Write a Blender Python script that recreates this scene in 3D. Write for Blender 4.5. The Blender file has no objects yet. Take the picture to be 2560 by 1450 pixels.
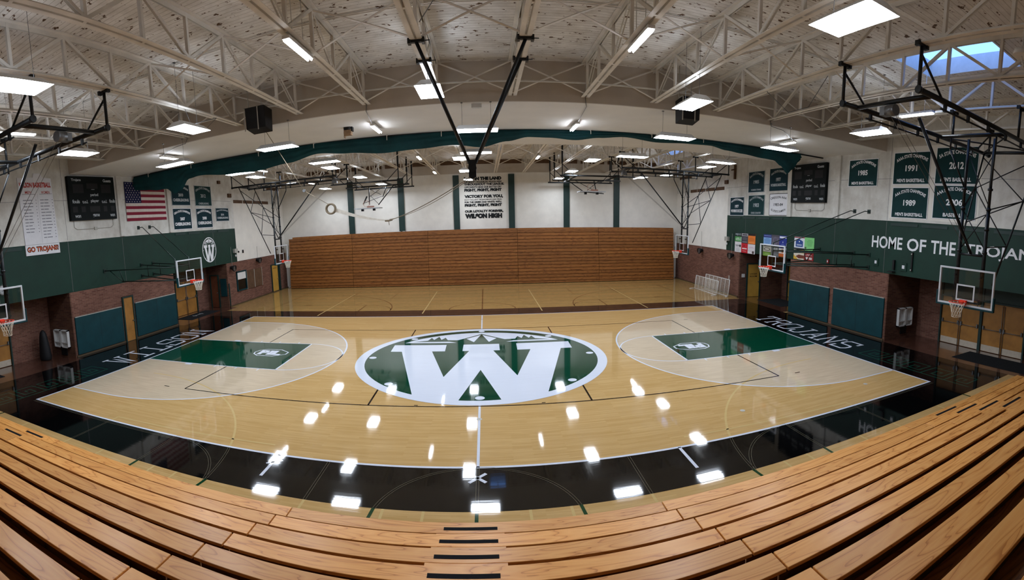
import bpy, math, random
from mathutils import Vector, Matrix
S = bpy.context.scene
random.seed(7)

# ---------------------------------------------------------------- camera
# The photograph is a phone panorama: an upright-cylinder picture taken from the top of the near bleachers.
W_PX, H_PX = 2560, 1450
CAM = (0.2562, -8.9007, 4.8434)
RX, RY, RZ = 0.1223, -0.01857, 0.05687
F_PX, V0 = 1191.39, 695.97
def _rot(rx, ry, rz):
    return (Matrix.Rotation(rx, 3, 'X') @ Matrix.Rotation(ry, 3, 'Y') @ Matrix.Rotation(rz, 3, 'Z'))
_R = _rot(RX, RY, RZ)
cam = bpy.data.cameras.new('camera')
cam.type = 'PANO'
cam.panorama_type = 'CENTRAL_CYLINDRICAL'
cam.central_cylindrical_range_u_min = -W_PX / 2 / F_PX
cam.central_cylindrical_range_u_max = W_PX / 2 / F_PX
cam.central_cylindrical_range_v_min = -(H_PX - V0) / F_PX
cam.central_cylindrical_range_v_max = V0 / F_PX
cam.central_cylindrical_radius = 1.0
cam.clip_start, cam.clip_end = 0.02, 300
camo = bpy.data.objects.new('camera', cam)
S.collection.objects.link(camo)
_m = Matrix((_R[0], _R[2], -_R[1])).transposed().to_4x4()
_m.translation = Vector(CAM)
camo.matrix_world = _m
S.camera = camo

# ---------------------------------------------------------------- world, exposure
S.view_settings.view_transform = 'Standard'
S.view_settings.look = 'None'
S.view_settings.gamma = 1
S.view_settings.exposure = 1.32
S.view_settings.use_curve_mapping = False
wd = bpy.data.worlds.new('sky'); S.world = wd; wd.use_nodes = True
_bg = wd.node_tree.nodes['Background']
_bg.inputs[0].default_value = (0.30, 0.48, 0.85, 1); _bg.inputs[1].default_value = 1.3
LAMP = 21.0      # radiance of the fluorescent diffusers
TUBE = 26.0

# ---------------------------------------------------------------- materials
def lin(h):
    h = h.lstrip('#'); o = []
    for i in (0, 2, 4):
        c = int(h[i:i + 2], 16) / 255
        o.append(c / 12.92 if c <= .04045 else ((c + .055) / 1.055) ** 2.4)
    return (*o, 1)
_mats = {}
class NT:
    def __init__(s, m): s.t = m.node_tree; s.n = s.t.nodes; s.l = s.t.links
    def add(s, k, **kw):
        n = s.n.new(k)
        for a, b in kw.items(): setattr(n, a, b)
        return n
    def link(s, a, b): s.l.new(a, b)
def base(name, col, rough=.6, spec=.4, metal=0, coat=0, coat_rough=.1):
    m = bpy.data.materials.new(name); m.use_nodes = True
    b = m.node_tree.nodes['Principled BSDF']
    b.inputs['Base Color'].default_value = col if len(col) == 4 else (*col, 1)
    b.inputs['Roughness'].default_value = rough
    b.inputs['Specular IOR Level'].default_value = spec
    b.inputs['Metallic'].default_value = metal
    b.inputs['Coat Weight'].default_value = coat
    b.inputs['Coat Roughness'].default_value = coat_rough
    _mats[name] = m
    return m, b, NT(m)
def coords(nt, perm='xyz', scale=(1, 1, 1)):
    tc = nt.add('ShaderNodeTexCoord'); sp = nt.add('ShaderNodeSeparateXYZ'); cb = nt.add('ShaderNodeCombineXYZ')
    nt.link(tc.outputs['Object'], sp.inputs[0])
    for i, ch in enumerate(perm):
        if ch in 'xyz': nt.link(sp.outputs['xyz'.index(ch)], cb.inputs[i])
    mp = nt.add('ShaderNodeMapping'); mp.inputs['Scale'].default_value = scale
    nt.link(cb.outputs[0], mp.inputs[0]); return mp.outputs[0]
def noise(nt, vec, scale, detail=4, rough=.55, dist=0):
    n = nt.add('ShaderNodeTexNoise'); n.inputs['Scale'].default_value = scale; n.inputs['Detail'].default_value = detail
    n.inputs['Roughness'].default_value = rough; n.inputs['Distortion'].default_value = dist
    nt.link(vec, n.inputs['Vector']); return n.outputs['Fac']
def ramp(nt, fac, stops, interp='LINEAR'):
    r = nt.add('ShaderNodeValToRGB'); r.color_ramp.interpolation = interp
    e = r.color_ramp.elements
    while len(e) < len(stops): e.new(.5)
    for i, (p, c) in enumerate(stops): e[i].position = p; e[i].color = c
    nt.link(fac, r.inputs[0]); return r.outputs[0]
def mix(nt, fac, a, b, mode='MIX'):
    m = nt.add('ShaderNodeMix'); m.data_type = 'RGBA'; m.blend_type = mode
    if isinstance(fac, (int, float)): m.inputs[0].default_value = fac
    else: nt.link(fac, m.inputs[0])
    for k, v in ((6, a), (7, b)):
        if isinstance(v, tuple): m.inputs[k].default_value = v
        else: nt.link(v, m.inputs[k])
    return m.outputs[2]
def bump(nt, b, h, strength=.2, dist=.01):
    bp = nt.add('ShaderNodeBump'); bp.inputs['Strength'].default_value = strength; bp.inputs['Distance'].default_value = dist
    nt.link(h, bp.inputs['Height']); nt.link(bp.outputs[0], b.inputs['Normal']); return bp

def plain(name, hexc, rough=.6, spec=.4, metal=0, var=0.06, scale=6, coat=0, coat_rough=.1):
    c = lin(hexc); m, b, nt = base(name, c, rough, spec, metal, coat, coat_rough)
    if var:
        v = coords(nt); f = noise(nt, v, scale)
        d = tuple(x * (1 - 2 * var) for x in c[:3]) + (1,); l = tuple(min(1, x * (1 + 2 * var)) for x in c[:3]) + (1,)
        nt.link(ramp(nt, f, [(.3, d), (.7, l)]), b.inputs['Base Color'])
    return m
def gloss_floor(name, hexc, var=.03):
    """paint or stain under the same varnish as the boards"""
    c = lin(hexc); m, b, nt = base(name, c, .6, .0, 0, 1.0, .045)
    b.inputs['Coat IOR'].default_value = 1.45
    v = coords(nt, 'xyz', (1.2, 14, 1)); f = noise(nt, v, 1.0, 3)
    d = tuple(x * (1 - 2 * var) for x in c[:3]) + (1,); l = tuple(min(1, x * (1 + 2 * var)) for x in c[:3]) + (1,)
    nt.link(ramp(nt, f, [(.3, d), (.7, l)]), b.inputs['Base Color'])
    w = noise(nt, coords(nt, 'xyz', (1.0, 17.5, 1)), 1.0, 2)
    bp = nt.add('ShaderNodeBump'); bp.inputs['Strength'].default_value = .05; bp.inputs['Distance'].default_value = .004
    nt.link(w, bp.inputs['Height']); nt.link(bp.outputs[0], b.inputs['Coat Normal'])
    return m
def maple(name, light, mid, dark):
    m, b, nt = base(name, lin(mid), .6, .0, 0, 1.0, .045)
    b.inputs['Coat IOR'].default_value = 1.5
    v = coords(nt)
    br = nt.add('ShaderNodeTexBrick'); br.inputs['Scale'].default_value = 1.0
    br.inputs['Brick Width'].default_value = 1.15; br.inputs['Row Height'].default_value = .057
    br.inputs['Mortar Size'].default_value = .0; br.inputs['Bias'].default_value = 0
    br.inputs['Color1'].default_value = lin(light); br.inputs['Color2'].default_value = lin(mid); br.inputs['Mortar'].default_value = lin(dark)
    br.offset = .37
    nt.link(v, br.inputs['Vector'])
    f = noise(nt, coords(nt, 'xyz', (1.5, 30, 1)), 1.0, 4)
    c = mix(nt, ramp(nt, f, [(.35, (0, 0, 0, 1)), (.8, (.5, .5, .5, 1))]), br.outputs['Color'], lin(dark))
    nt.link(c, b.inputs['Base Color'])
    w = noise(nt, coords(nt, 'xyz', (1.0, 17.5, 1)), 1.0, 2)
    bp = nt.add('ShaderNodeBump'); bp.inputs['Strength'].default_value = .05; bp.inputs['Distance'].default_value = .004
    nt.link(w, bp.inputs['Height']); nt.link(bp.outputs[0], b.inputs['Coat Normal'])
    return m
def brick(name, perm, c1, c2, mortar):
    m, b, nt = base(name, lin(c1), .8, .2)
    br = nt.add('ShaderNodeTexBrick'); br.inputs['Scale'].default_value = 1.0
    br.inputs['Brick Width'].default_value = .30; br.inputs['Row Height'].default_value = .075
    br.inputs['Mortar Size'].default_value = .008; br.inputs['Mortar Smooth'].default_value = .3
    br.inputs['Color1'].default_value = lin(c1); br.inputs['Color2'].default_value = lin(c2); br.inputs['Mortar'].default_value = lin(mortar)
    nt.link(coords(nt, perm), br.inputs['Vector'])
    f = noise(nt, coords(nt), 1.3, 5)
    nt.link(mix(nt, .55, br.outputs['Color'], ramp(nt, f, [(.3, (.55, .5, .5, 1)), (.7, (1, 1, 1, 1))]), 'MULTIPLY'), b.inputs['Base Color'])
    bump(nt, b, br.outputs['Fac'], -.5, .01)
    return m
def concrete(name, hexc, dark):
    m, b, nt = base(name, lin(hexc), .85, .2)
    v = coords(nt)
    f1 = noise(nt, v, .9, 6, .65); f2 = noise(nt, coords(nt, 'xyz', (1, 1, .25)), 3.2, 5)
    a = ramp(nt, f1, [(.35, lin(dark)), (.62, lin(hexc))])
    nt.link(mix(nt, .35, a, ramp(nt, f2, [(.3, (.72, .70, .66, 1)), (.65, (1, 1, 1, 1))]), 'MULTIPLY'), b.inputs['Base Color'])
    bump(nt, b, f2, .15, .01)
    return m
def seatwood(name, light, mid, dark, rough=.38):
    m, b, nt = base(name, lin(mid), rough, .35, 0, .15, .25)
    oi = nt.add('ShaderNodeObjectInfo')
    tc = nt.add('ShaderNodeTexCoord'); ad = nt.add('ShaderNodeVectorMath', operation='ADD'); sc = nt.add('ShaderNodeVectorMath', operation='SCALE')
    cb = nt.add('ShaderNodeCombineXYZ')
    for i in range(3): nt.link(oi.outputs['Random'], cb.inputs[i])
    nt.link(cb.outputs[0], sc.inputs[0]); sc.inputs['Scale'].default_value = 37.0
    nt.link(tc.outputs['Object'], ad.inputs[0]); nt.link(sc.outputs[0], ad.inputs[1])
    mp = nt.add('ShaderNodeMapping'); mp.inputs['Scale'].default_value = (.38, 2.8, 2.8); nt.link(ad.outputs[0], mp.inputs[0])
    n = nt.add('ShaderNodeTexNoise'); n.inputs['Scale'].default_value = 1.4; n.inputs['Detail'].default_value = 2; n.inputs['Distortion'].default_value = .35
    nt.link(mp.outputs[0], n.inputs['Vector'])
    mu = nt.add('ShaderNodeMath', operation='MULTIPLY'); mu.inputs[1].default_value = 9.0; nt.link(n.outputs['Fac'], mu.inputs[0])
    fr = nt.add('ShaderNodeMath', operation='FRACT'); nt.link(mu.outputs[0], fr.inputs[0])
    g = ramp(nt, fr.outputs[0], [(0, lin(mid)), (.55, lin(light)), (.86, lin(mid)), (.97, lin(dark))])
    mp2 = nt.add('ShaderNodeMapping'); mp2.inputs['Scale'].default_value = (2.5, 60, 60); nt.link(ad.outputs[0], mp2.inputs[0])
    f2 = noise(nt, mp2.outputs[0], 1.0, 3)
    c = mix(nt, .3, g, ramp(nt, f2, [(.3, (.82, .78, .74, 1)), (.7, (1, 1, 1, 1))]), 'MULTIPLY')
    # board-to-board tone
    hv = nt.add('ShaderNodeHueSaturation'); mr = nt.add('ShaderNodeMapRange'); mr.inputs['To Min'].default_value = .84; mr.inputs['To Max'].default_value = 1.12
    nt.link(oi.outputs['Random'], mr.inputs[0]); nt.link(mr.outputs[0], hv.inputs['Value']); nt.link(c, hv.inputs['Color'])
    nt.link(hv.outputs[0], b.inputs['Base Color'])
    return m
def emit(name, col, strength):
    m = bpy.data.materials.new(name); m.use_nodes = True; nt = NT(m)
    nt.n.clear(); e = nt.add('ShaderNodeEmission'); o = nt.add('ShaderNodeOutputMaterial')
    e.inputs[0].default_value = (*col, 1); e.inputs[1].default_value = strength
    nt.link(e.outputs[0], o.inputs[0]); return m
def glass(name, tint, refl=.9):
    m = bpy.data.materials.new(name); m.use_nodes = True; nt = NT(m); nt.n.clear()
    t = nt.add('ShaderNodeBsdfTransparent'); t.inputs[0].default_value = (*tint, 1)
    g = nt.add('ShaderNodeBsdfGlossy'); g.inputs['Roughness'].default_value = .03
    x = nt.add('ShaderNodeMixShader'); o = nt.add('ShaderNodeOutputMaterial')
    x.inputs[0].default_value = .05; nt.link(t.outputs[0], x.inputs[1]); nt.link(g.outputs[0], x.inputs[2]); nt.link(x.outputs[0], o.inputs[0])
    return m

M_MAPLE = maple('maple_boards', '#C5A46F', '#B99660', '#9E7B44')
M_MAPLE2 = maple('darker_maple_boards', '#AA8A56', '#9E7E49', '#866635')  # darker maple tone for the far court
M_BLACK = gloss_floor('black_court_paint', '#050506', .02)
M_STRIP = gloss_floor('dark_brown_court_paint', '#2C211B', .04)
M_GREEN = gloss_floor('green_court_paint', '#053A28', .03)
M_STAIN = gloss_floor('pale_stained_boards', '#BEAC92', .05)
M_WHITE = gloss_floor('white_court_paint', '#CDD3E0', .01)
M_LINEK = gloss_floor('black_court_line', '#1D1510', .02)
M_LINEG = gloss_floor('green_court_line', '#123C22', .02)
M_GHOST = gloss_floor('thin_pale_court_line', '#5C584A', .02)
M_PALE = gloss_floor('pale_wood_line', '#C2A872', .02)
M_BROWNL = gloss_floor('brown_court_line', '#6B4A2A', .02)
M_GREEK = gloss_floor('dark_green_pattern_paint', '#0D4032', .02)
M_TERR = plain('glossy_terracotta_floor', '#4A2E24', .25, .5, 0, .12, 3, 1, .08)
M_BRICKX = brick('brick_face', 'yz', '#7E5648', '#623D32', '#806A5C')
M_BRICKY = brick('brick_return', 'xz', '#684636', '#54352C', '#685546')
M_CONC = concrete('stained_concrete', '#DADAD5', '#BEBBB4')
M_CREAM = plain('cream_wall_paint', '#DEDBD3', .75, .3, 0, .03, 1.5)
M_BEAM = plain('beige_beam_paint', '#BAB1A5', .75, .3, 0, .04, 1.2)
M_WGREEN = plain('green_wall_paint', '#0C3026', .55, .3, 0, .08, 1.4)
M_DGREEN = plain('dark_green_paint', '#16302C', .5, .4, 0, .06, 3)
M_SOFF = plain('pale_soffit', '#E2E0DC', .7, .3, 0, .02, 1)  # soffit colour, lighter than the beam face
M_TRUSS = plain('painted_truss_steel', '#DCD8D0', .6, .35, 0, .06, 2)
M_TEAL = plain('teal_vinyl_padding', '#0A363C', .5, .25, 0, .08, 1.8)
M_PIPE = plain('black_pipe_steel', '#15191C', .4, .45, .3, .1, 6)
M_PIPEG = plain('dark_green_pipe_steel', '#0F2621', .4, .45, .2, .1, 6)
M_FRAMEW = plain('white_board_frame', '#C9CDD2', .4, .4, 0, .03)
M_ORANGE = plain('orange_rim_enamel', '#E8381C', .35, .5, 0, .02)
M_NET = plain('white_net_cord', '#E9E2D2', .8, .2, 0, .03)
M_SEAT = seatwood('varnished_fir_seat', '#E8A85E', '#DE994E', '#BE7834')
M_FOOT = seatwood('dark_fir_footboard', '#8A5A2C', '#744822', '#523014', .55)  # dark brown wood, darkened further for the shade behind the seats
M_FOLD = seatwood('folded_fir_front', '#94602F', '#855226', '#643A18', .45)
M_GRIP = plain('black_grip_tape', '#17181C', .9, .1, 0, .1, 40)
M_STEEL = plain('grey_steel', '#6E6F70', .4, .5, .6, .06)
M_WHITEP = plain('white_enamel', '#D6D6D4', .45, .4, 0, .03)
M_DOOR = plain('golden_oak_door', '#9A6A30', .45, .4, 0, .10, 2.2)
M_DOORY = plain('yellow_painted_door', '#B98F3E', .5, .35, 0, .06, 2)
M_DOORB = plain('brown_flush_door', '#5E3420', .5, .35, 0, .1, 2)
M_KICK = plain('pale_kick_plate', '#B9AD9C', .5, .4, .1, .05)
M_DARK = plain('matte_black', '#121315', .6, .3, 0, .08)
M_MAT = plain('charcoal_entrance_mat', '#1E2022', .95, .1, 0, .15, 30)
M_FABRIC = plain('green_divider_fabric', '#0B3A3E', .7, .25, 0, .15, 1.2)
M_ROPE = plain('tan_rope', '#7E7260', .85, .2, 0, .1, 30)
M_CANVAS = plain('white_canvas_strap', '#D5D0C4', .7, .3, 0, .06, 10)
M_NAVY = plain('navy_banner_cloth', '#122F38', .8, .2, 0, .06, 3)
M_NAVY2 = plain('dark_green_banner_cloth', '#123436', .8, .2, 0, .06, 3)
M_LET = plain('white_lettering', '#E4E6EA', .6, .3, 0, .01)
M_LETG = plain('greyed_white_lettering', '#AFB6BA', .7, .3, 0, .01)
M_INK = plain('black_lettering', '#15181A', .6, .3, 0, .02)
M_SHEET = plain('white_board_face', '#D8D9DE', .45, .4, 0, .02)
M_RED = plain('red_lettering', '#A8261E', .5, .3, 0, .02)
M_ORNG = plain('orange_lettering', '#E05A1E', .5, .3, 0, .02)
M_SBOARD = plain('black_scoreboard_face', '#080F10', .6, .15, 0, .06, 2)
M_FLAGR = plain('flag_red_cloth', '#7E2236', .8, .2, 0, .03)
M_FLAGW = plain('flag_white_cloth', '#CFC5BE', .8, .2, 0, .03)
M_FLAGB = plain('flag_blue_cloth', '#1A1E44', .8, .2, 0, .03)
M_GAP = plain('gap_shade_backing', '#2A170C', .8, .1, 0, .05)  # dark colour stands for the shade in the gaps between boards
M_GREYM = plain('grey_metal_box', '#A9A79F', .5, .4, .1, .05)
M_TAN = plain('tan_motor_housing', '#8A6F55', .6, .3, 0, .15, 8)
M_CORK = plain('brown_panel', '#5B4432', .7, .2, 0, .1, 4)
M_DGLASS = plain('dark_window_glass', '#0B1614', .1, .6, 0, .03)
M_LAMP = emit('fluorescent_diffuser', (.80, .88, 1.0), LAMP)
M_UP = emit('added_uplight', (.80, .88, 1.0), 12.0)  # upward glow added to brighten the ceiling, not a visible lamp part
M_TUBE = emit('fluorescent_tube', (.84, .90, 1.0), TUBE)
M_GLASS = glass('clear_board_glass', (.93, .95, .95))
M_SKYG = glass('skylight_glass', (.75, .85, 1.0))
def col(hexc):
    n = 'print_' + hexc.strip('#').lower()
    return _mats.get(n) or plain(n, hexc, .5, .35, 0, 0)
def deckmat():
    m, b, nt = base('whitewashed_roof_deck', lin('#C9BEAF'), .8, .2)
    v = coords(nt)
    sp = nt.add('ShaderNodeSeparateXYZ'); nt.link(v, sp.inputs[0])
    mu = nt.add('ShaderNodeMath', operation='MULTIPLY'); mu.inputs[1].default_value = 1 / .14; nt.link(sp.outputs[1], mu.inputs[0])
    fr = nt.add('ShaderNodeMath', operation='FRACT'); nt.link(mu.outputs[0], fr.inputs[0])
    groove = ramp(nt, fr.outputs[0], [(0, (.45, .42, .38, 1)), (.09, (1, 1, 1, 1)), (.91, (1, 1, 1, 1)), (1, (.45, .42, .38, 1))])
    f = noise(nt, coords(nt, 'xyz', (.6, 1, 1)), 1.6, 6, .7)
    a = ramp(nt, f, [(.3, lin('#BFBAB2')), (.6, lin('#E4E2DE'))])
    chip = noise(nt, coords(nt, 'xyz', (1, 1.5, 1)), 4.6, 4, .58)
    cm = ramp(nt, chip, [(.625, (0, 0, 0, 1)), (.635, (1, 1, 1, 1))])
    c = mix(nt, .8, a, groove, 'MULTIPLY')
    c = mix(nt, cm, c, lin('#5B4634'))
    nt.link(c, b.inputs['Base Color'])
    bump(nt, b, groove, .4, .01)
    return m
M_DECK = deckmat()

# ---------------------------------------------------------------- mesh helper
class MB:
    def __init__(s): s.v = []; s.f = []; s.m = []; s.s = []
    def face(s, pts, m=0, smooth=False):
        k = len(s.v); s.v += [tuple(p) for p in pts]; s.f.append(tuple(range(k, k + len(pts)))); s.m.append(m); s.s.append(smooth)
    def raw(s, vs, fs, m=0, smooth=False):
        k = len(s.v); s.v += [tuple(p) for p in vs]
        for f in fs: s.f.append(tuple(i + k for i in f)); s.m.append(m); s.s.append(smooth)
    def box(s, x0, x1, y0, y1, z0, z1, m=0):
        x0, x1 = sorted((x0, x1)); y0, y1 = sorted((y0, y1)); z0, z1 = sorted((z0, z1))
        vs = [(x, y, z) for z in (z0, z1) for y in (y0, y1) for x in (x0, x1)]
        s.raw(vs, [(0, 2, 3, 1), (4, 5, 7, 6), (0, 1, 5, 4), (2, 6, 7, 3), (0, 4, 6, 2), (1, 3, 7, 5)], m)
    def tube(s, p, q, r, n=8, m=0, r2=None):
        p, q = Vector(p), Vector(q); d = (q - p)
        if d.length < 1e-6: return
        d.normalize(); a = Vector((0, 0, 1)) if abs(d.z) < .9 else Vector((1, 0, 0))
        u = d.cross(a).normalized(); w = d.cross(u); r2 = r if r2 is None else r2
        vs = []
        for c, rr in ((p, r), (q, r2)):
            for i in range(n):
                t = 2 * math.pi * i / n; vs.append(c + (u * math.cos(t) + w * math.sin(t)) * rr)
        k = len(s.v); s.v += [tuple(x) for x in vs]
        for i in range(n):
            j = (i + 1) % n; s.f.append((k + i, k + j, k + n + j, k + n + i)); s.m.append(m); s.s.append(n > 5)
        s.f.append(tuple(k + i for i in reversed(range(n)))); s.m.append(m); s.s.append(False)
        s.f.append(tuple(k + n + i for i in range(n))); s.m.append(m); s.s.append(False)
    def path(s, pts, r, n=8, m=0, closed=False):
        pts = [Vector(p) for p in pts]; N = len(pts); rings = []
        u = None
        for i, p in enumerate(pts):
            if closed: d = pts[(i + 1) % N] - pts[i - 1]
            else: d = pts[min(i + 1, N - 1)] - pts[max(i - 1, 0)]
            d.normalize()
            if u is None:
                a = Vector((0, 0, 1)) if abs(d.z) < .9 else Vector((1, 0, 0)); u = d.cross(a).normalized()
            else: u = (u - d * u.dot(d)).normalized()
            w = d.cross(u); rings.append([p + (u * math.cos(2 * math.pi * k / n) + w * math.sin(2 * math.pi * k / n)) * r for k in range(n)])
        k0 = len(s.v)
        for rg in rings: s.v += [tuple(x) for x in rg]
        for i in range(N if closed else N - 1):
            a, b = k0 + i * n, k0 + ((i + 1) % N) * n
            for k in range(n):
                j = (k + 1) % n; s.f.append((a + k, a + j, b + j, b + k)); s.m.append(m); s.s.append(True)
        if not closed:
            s.f.append(tuple(k0 + k for k in reversed(range(n)))); s.m.append(m); s.s.append(False)
            s.f.append(tuple(k0 + (N - 1) * n + k for k in range(n))); s.m.append(m); s.s.append(False)
    def prism(s, pts2, fn, d, m=0):
        """outline in 2-D, fn(u, v, w) -> 3-D, from w=0 to w=d"""
        n = len(pts2); a = [fn(u, v, 0) for u, v in pts2]; b = [fn(u, v, d) for u, v in pts2]
        k = len(s.v); s.v += [tuple(x) for x in a + b]
        s.f.append(tuple(range(k + n - 1, k - 1, -1))); s.m.append(m); s.s.append(False)
        s.f.append(tuple(range(k + n, k + 2 * n))); s.m.append(m); s.s.append(False)
        for i in range(n):
            j = (i + 1) % n; s.f.append((k + i, k + j, k + n + j, k + n + i)); s.m.append(m); s.s.append(False)
    def flat(s, pts2, z, m=0):
        area = sum(pts2[i][0] * pts2[(i + 1) % len(pts2)][1] - pts2[(i + 1) % len(pts2)][0] * pts2[i][1] for i in range(len(pts2)))
        if area < 0: pts2 = pts2[::-1]
        s.face([(x, y, z) for x, y in pts2], m)
    def build(s, name, mats, parent=None, loc=None, bev=0):
        me = bpy.data.meshes.new(name); me.from_pydata(s.v, [], s.f)
        for mt in (mats if isinstance(mats, (list, tuple)) else [mats]): me.materials.append(mt)
        me.polygons.foreach_set('material_index', s.m); me.polygons.foreach_set('use_smooth', s.s)
        me.update()
        o = bpy.data.objects.new(name, me); S.collection.objects.link(o)
        if parent is not None:
            o.parent = parent
        if loc is not None: o.location = loc
        if bev:
            b = o.modifiers.new('bevel', 'BEVEL'); b.width = bev; b.segments = 2; b.limit_method = 'ANGLE'
        return o
def tag(o, label=None, cat=None, group=None, kind=None):
    if label: o['label'] = label
    if cat: o['category'] = cat
    if group: o['group'] = group
    if kind: o['kind'] = kind
    return o
def empty(name, loc, label=None, cat=None, group=None, kind=None, rz=0):
    o = bpy.data.objects.new(name, None); S.collection.objects.link(o); o.location = loc; o.rotation_euler = (0, 0, rz)
    o.empty_display_size = .2
    return tag(o, label, cat, group, kind)
def kids(o): return [c for c in S.collection.objects if c.parent is o]
def copy_tree(o, parent=None):
    c = o.copy(); S.collection.objects.link(c)
    if parent is not None: c.parent = parent
    for ch in list(o.children): copy_tree(ch, c)
    return c

# text -> outline mesh, normalised to a unit box
_tc = {}
def text_geo(body, bold=.02, spacing=1.0):
    key = (body, bold, spacing)
    if key in _tc: return _tc[key]
    cu = bpy.data.curves.new('t', 'FONT'); cu.body = body; cu.offset = bold; cu.space_character = spacing; cu.resolution_u = 3
    ob = bpy.data.objects.new('t', cu); S.collection.objects.link(ob)
    dg = bpy.context.evaluated_depsgraph_get(); me = bpy.data.meshes.new_from_object(ob.evaluated_get(dg))
    vs = [(v.co.x, v.co.y) for v in me.vertices]; fs = [tuple(p.vertices) for p in me.polygons]
    bpy.data.objects.remove(ob); bpy.data.curves.remove(cu); bpy.data.meshes.remove(me)
    x0, x1 = min(v[0] for v in vs), max(v[0] for v in vs); y0, y1 = min(v[1] for v in vs), max(v[1] for v in vs)
    vs = [((x - x0) / (x1 - x0) - .5, (y - y0) / (y1 - y0) - .5) for x, y in vs]
    _tc[key] = (vs, fs); return vs, fs
def put_text(mb, body, fn, cu, cv, w, h, depth, m=0, bold=.02, arch=0, spacing=1.0):
    """arch = sagitta of the arc the line is bent on (negative hangs down)"""
    vs, fs = text_geo(body, bold, spacing); out = []
    for a, b in vs:
        x, y = a * w, b * h
        if arch:
            sg = 1 if arch > 0 else -1; A = abs(arch); Rr = (w * w / 4 + A * A) / (2 * A)
            t = x / Rr; rad = Rr + sg * y; X = rad * math.sin(t); Y = sg * (rad * math.cos(t) - Rr) ; Y = Y + sg * A * .5
            out.append(fn(cu + X, cv + Y, depth))
        else: out.append(fn(cu + x, cv + y, depth))
    mb.raw(out, fs, m)

XL, XR = -16.2, 15.85          # faces of the side walls
YN, YF = -11.5, 28.0           # near and far walls
ZS, ZB, ZC, ZD = 8.25, 10.0, 8.42, 9.40   # beam soffit, beam top, truss bottom chord, deck
BY0, BY1 = 5.45, 13.3          # faces of the deep cross beam
TX = [-13.9 + 2.15 * k for k in range(14)]
fnL = lambda u, v, w: (XL + w, u, v)       # on the left wall, facing the room
fnR = lambda u, v, w: (XR - w, -u, v)      # on the right wall (u runs towards the camera): pass u = -y
fnB = lambda u, v, w: (u, YF - w, v)       # on the far wall
fnF = lambda u, v, w: (u, v, w)            # on the floor
#==PART2==
# ================================================================ FLOOR
def mk(name, mats, parent, fn, **kw):
    b = MB(); fn(b); return b.build(name, mats, parent, **kw)
def arc(cx, cy, r, a0, a1, n=48):
    return [(cx + r * math.cos(math.radians(a0 + (a1 - a0) * i / n)), cy + r * math.sin(math.radians(a0 + (a1 - a0) * i / n))) for i in range(n + 1)]
def strip(mb, pts, w, z, m=0, closed=False):
    n = len(pts); L = []; Rr = []
    for i in range(n):
        a = pts[i - 1] if (i > 0 or closed) else pts[i]; b = pts[(i + 1) % n] if (i < n - 1 or closed) else pts[i]
        p = pts[i]
        d1 = Vector((p[0] - a[0], p[1] - a[1])); d2 = Vector((b[0] - p[0], b[1] - p[1]))
        d1 = d1.normalized() if d1.length > 1e-9 else d2.normalized(); d2 = d2.normalized() if d2.length > 1e-9 else d1
        t = (d1 + d2); t = t.normalized() if t.length > 1e-6 else d1
        nn = Vector((-t.y, t.x)); k = w / 2 / max(.3, nn.dot(Vector((-d1.y, d1.x))))
        L.append((p[0] + nn.x * k, p[1] + nn.y * k, z)); Rr.append((p[0] - nn.x * k, p[1] - nn.y * k, z))
    for i in range(n if closed else n - 1):
        j = (i + 1) % n; mb.face([Rr[i], Rr[j], L[j], L[i]], m)
def double(mb, pts, z, gap=.05, w=.009, closed=False):
    def off(d):
        o = []
        n = len(pts)
        for i, p in enumerate(pts):
            a = pts[i - 1] if (i > 0 or closed) else p; b = pts[(i + 1) % n] if (i < n - 1 or closed) else p
            t = Vector((b[0] - a[0], b[1] - a[1])).normalized(); o.append((p[0] - t.y * d, p[1] + t.x * d))
        return o
    strip(mb, off(gap / 2), w, z, closed=closed); strip(mb, off(-gap / 2), w, z, closed=closed)

HX = 12.8; CY = 7.62; FXB = 15.66
b = MB()
b.box(XL - .1, XR + .1, YN, YF, -.3, -.0005)
floor = tag(b.build('floor', [M_MAPLE]), 'glossy varnished maple gym floor with painted courts', None, None, 'structure')
b = MB(); b.flat([(-FXB, 16.95), (FXB, 16.95), (FXB, YF), (XL, YF), (XL, 18.3), (-FXB, 18.3)], .0003); b.build('far_court_boards', [M_MAPLE2], floor)
b = MB()
b.flat([(-FXB, -1.45), (FXB, -1.45), (FXB, 0), (-FXB, 0)], .001)
b.flat([(-FXB, 0), (-HX, 0), (-HX, 15.24), (-FXB, 15.24)], .001); b.flat([(HX, 0), (FXB, 0), (FXB, 15.24), (HX, 15.24)], .001)
b.flat([(XL + .05, 4.66), (-FXB, 4.66), (-FXB, 12.3), (XL + .05, 12.3)], .001); b.flat([(FXB, 4.76), (XR - .04, 4.76), (XR - .04, 11.95), (FXB, 11.95)], .001)
b.build('court_border', [M_BLACK], floor)
b = MB(); b.flat([(-FXB, 15.24), (FXB, 15.24), (FXB, 16.95), (-FXB, 16.95)], .001); b.build('court_border', [M_STRIP], floor)
for s in (-1, 1):
    b = MB()
    pts = [(s * -11.2 * -1 if False else s * 11.2 + 0, 0)]
    a = arc(s * 11.2, CY, 6.02, 90, 270, 60) if s > 0 else arc(-11.2, CY, 6.02, 90, -90, 60)
    b.flat([(s * HX, CY + 6.02)] + a + [(s * HX, CY - 6.02)], .0015); b.build('three_point_area', [M_STAIN], floor)
    b = MB(); b.flat([(s * HX, CY - 1.83), (s * 7.01, CY - 1.83), (s * 7.01, CY + 1.83), (s * HX, CY + 1.83)], .002); b.build('key_area', [M_GREEN], floor)
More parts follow.
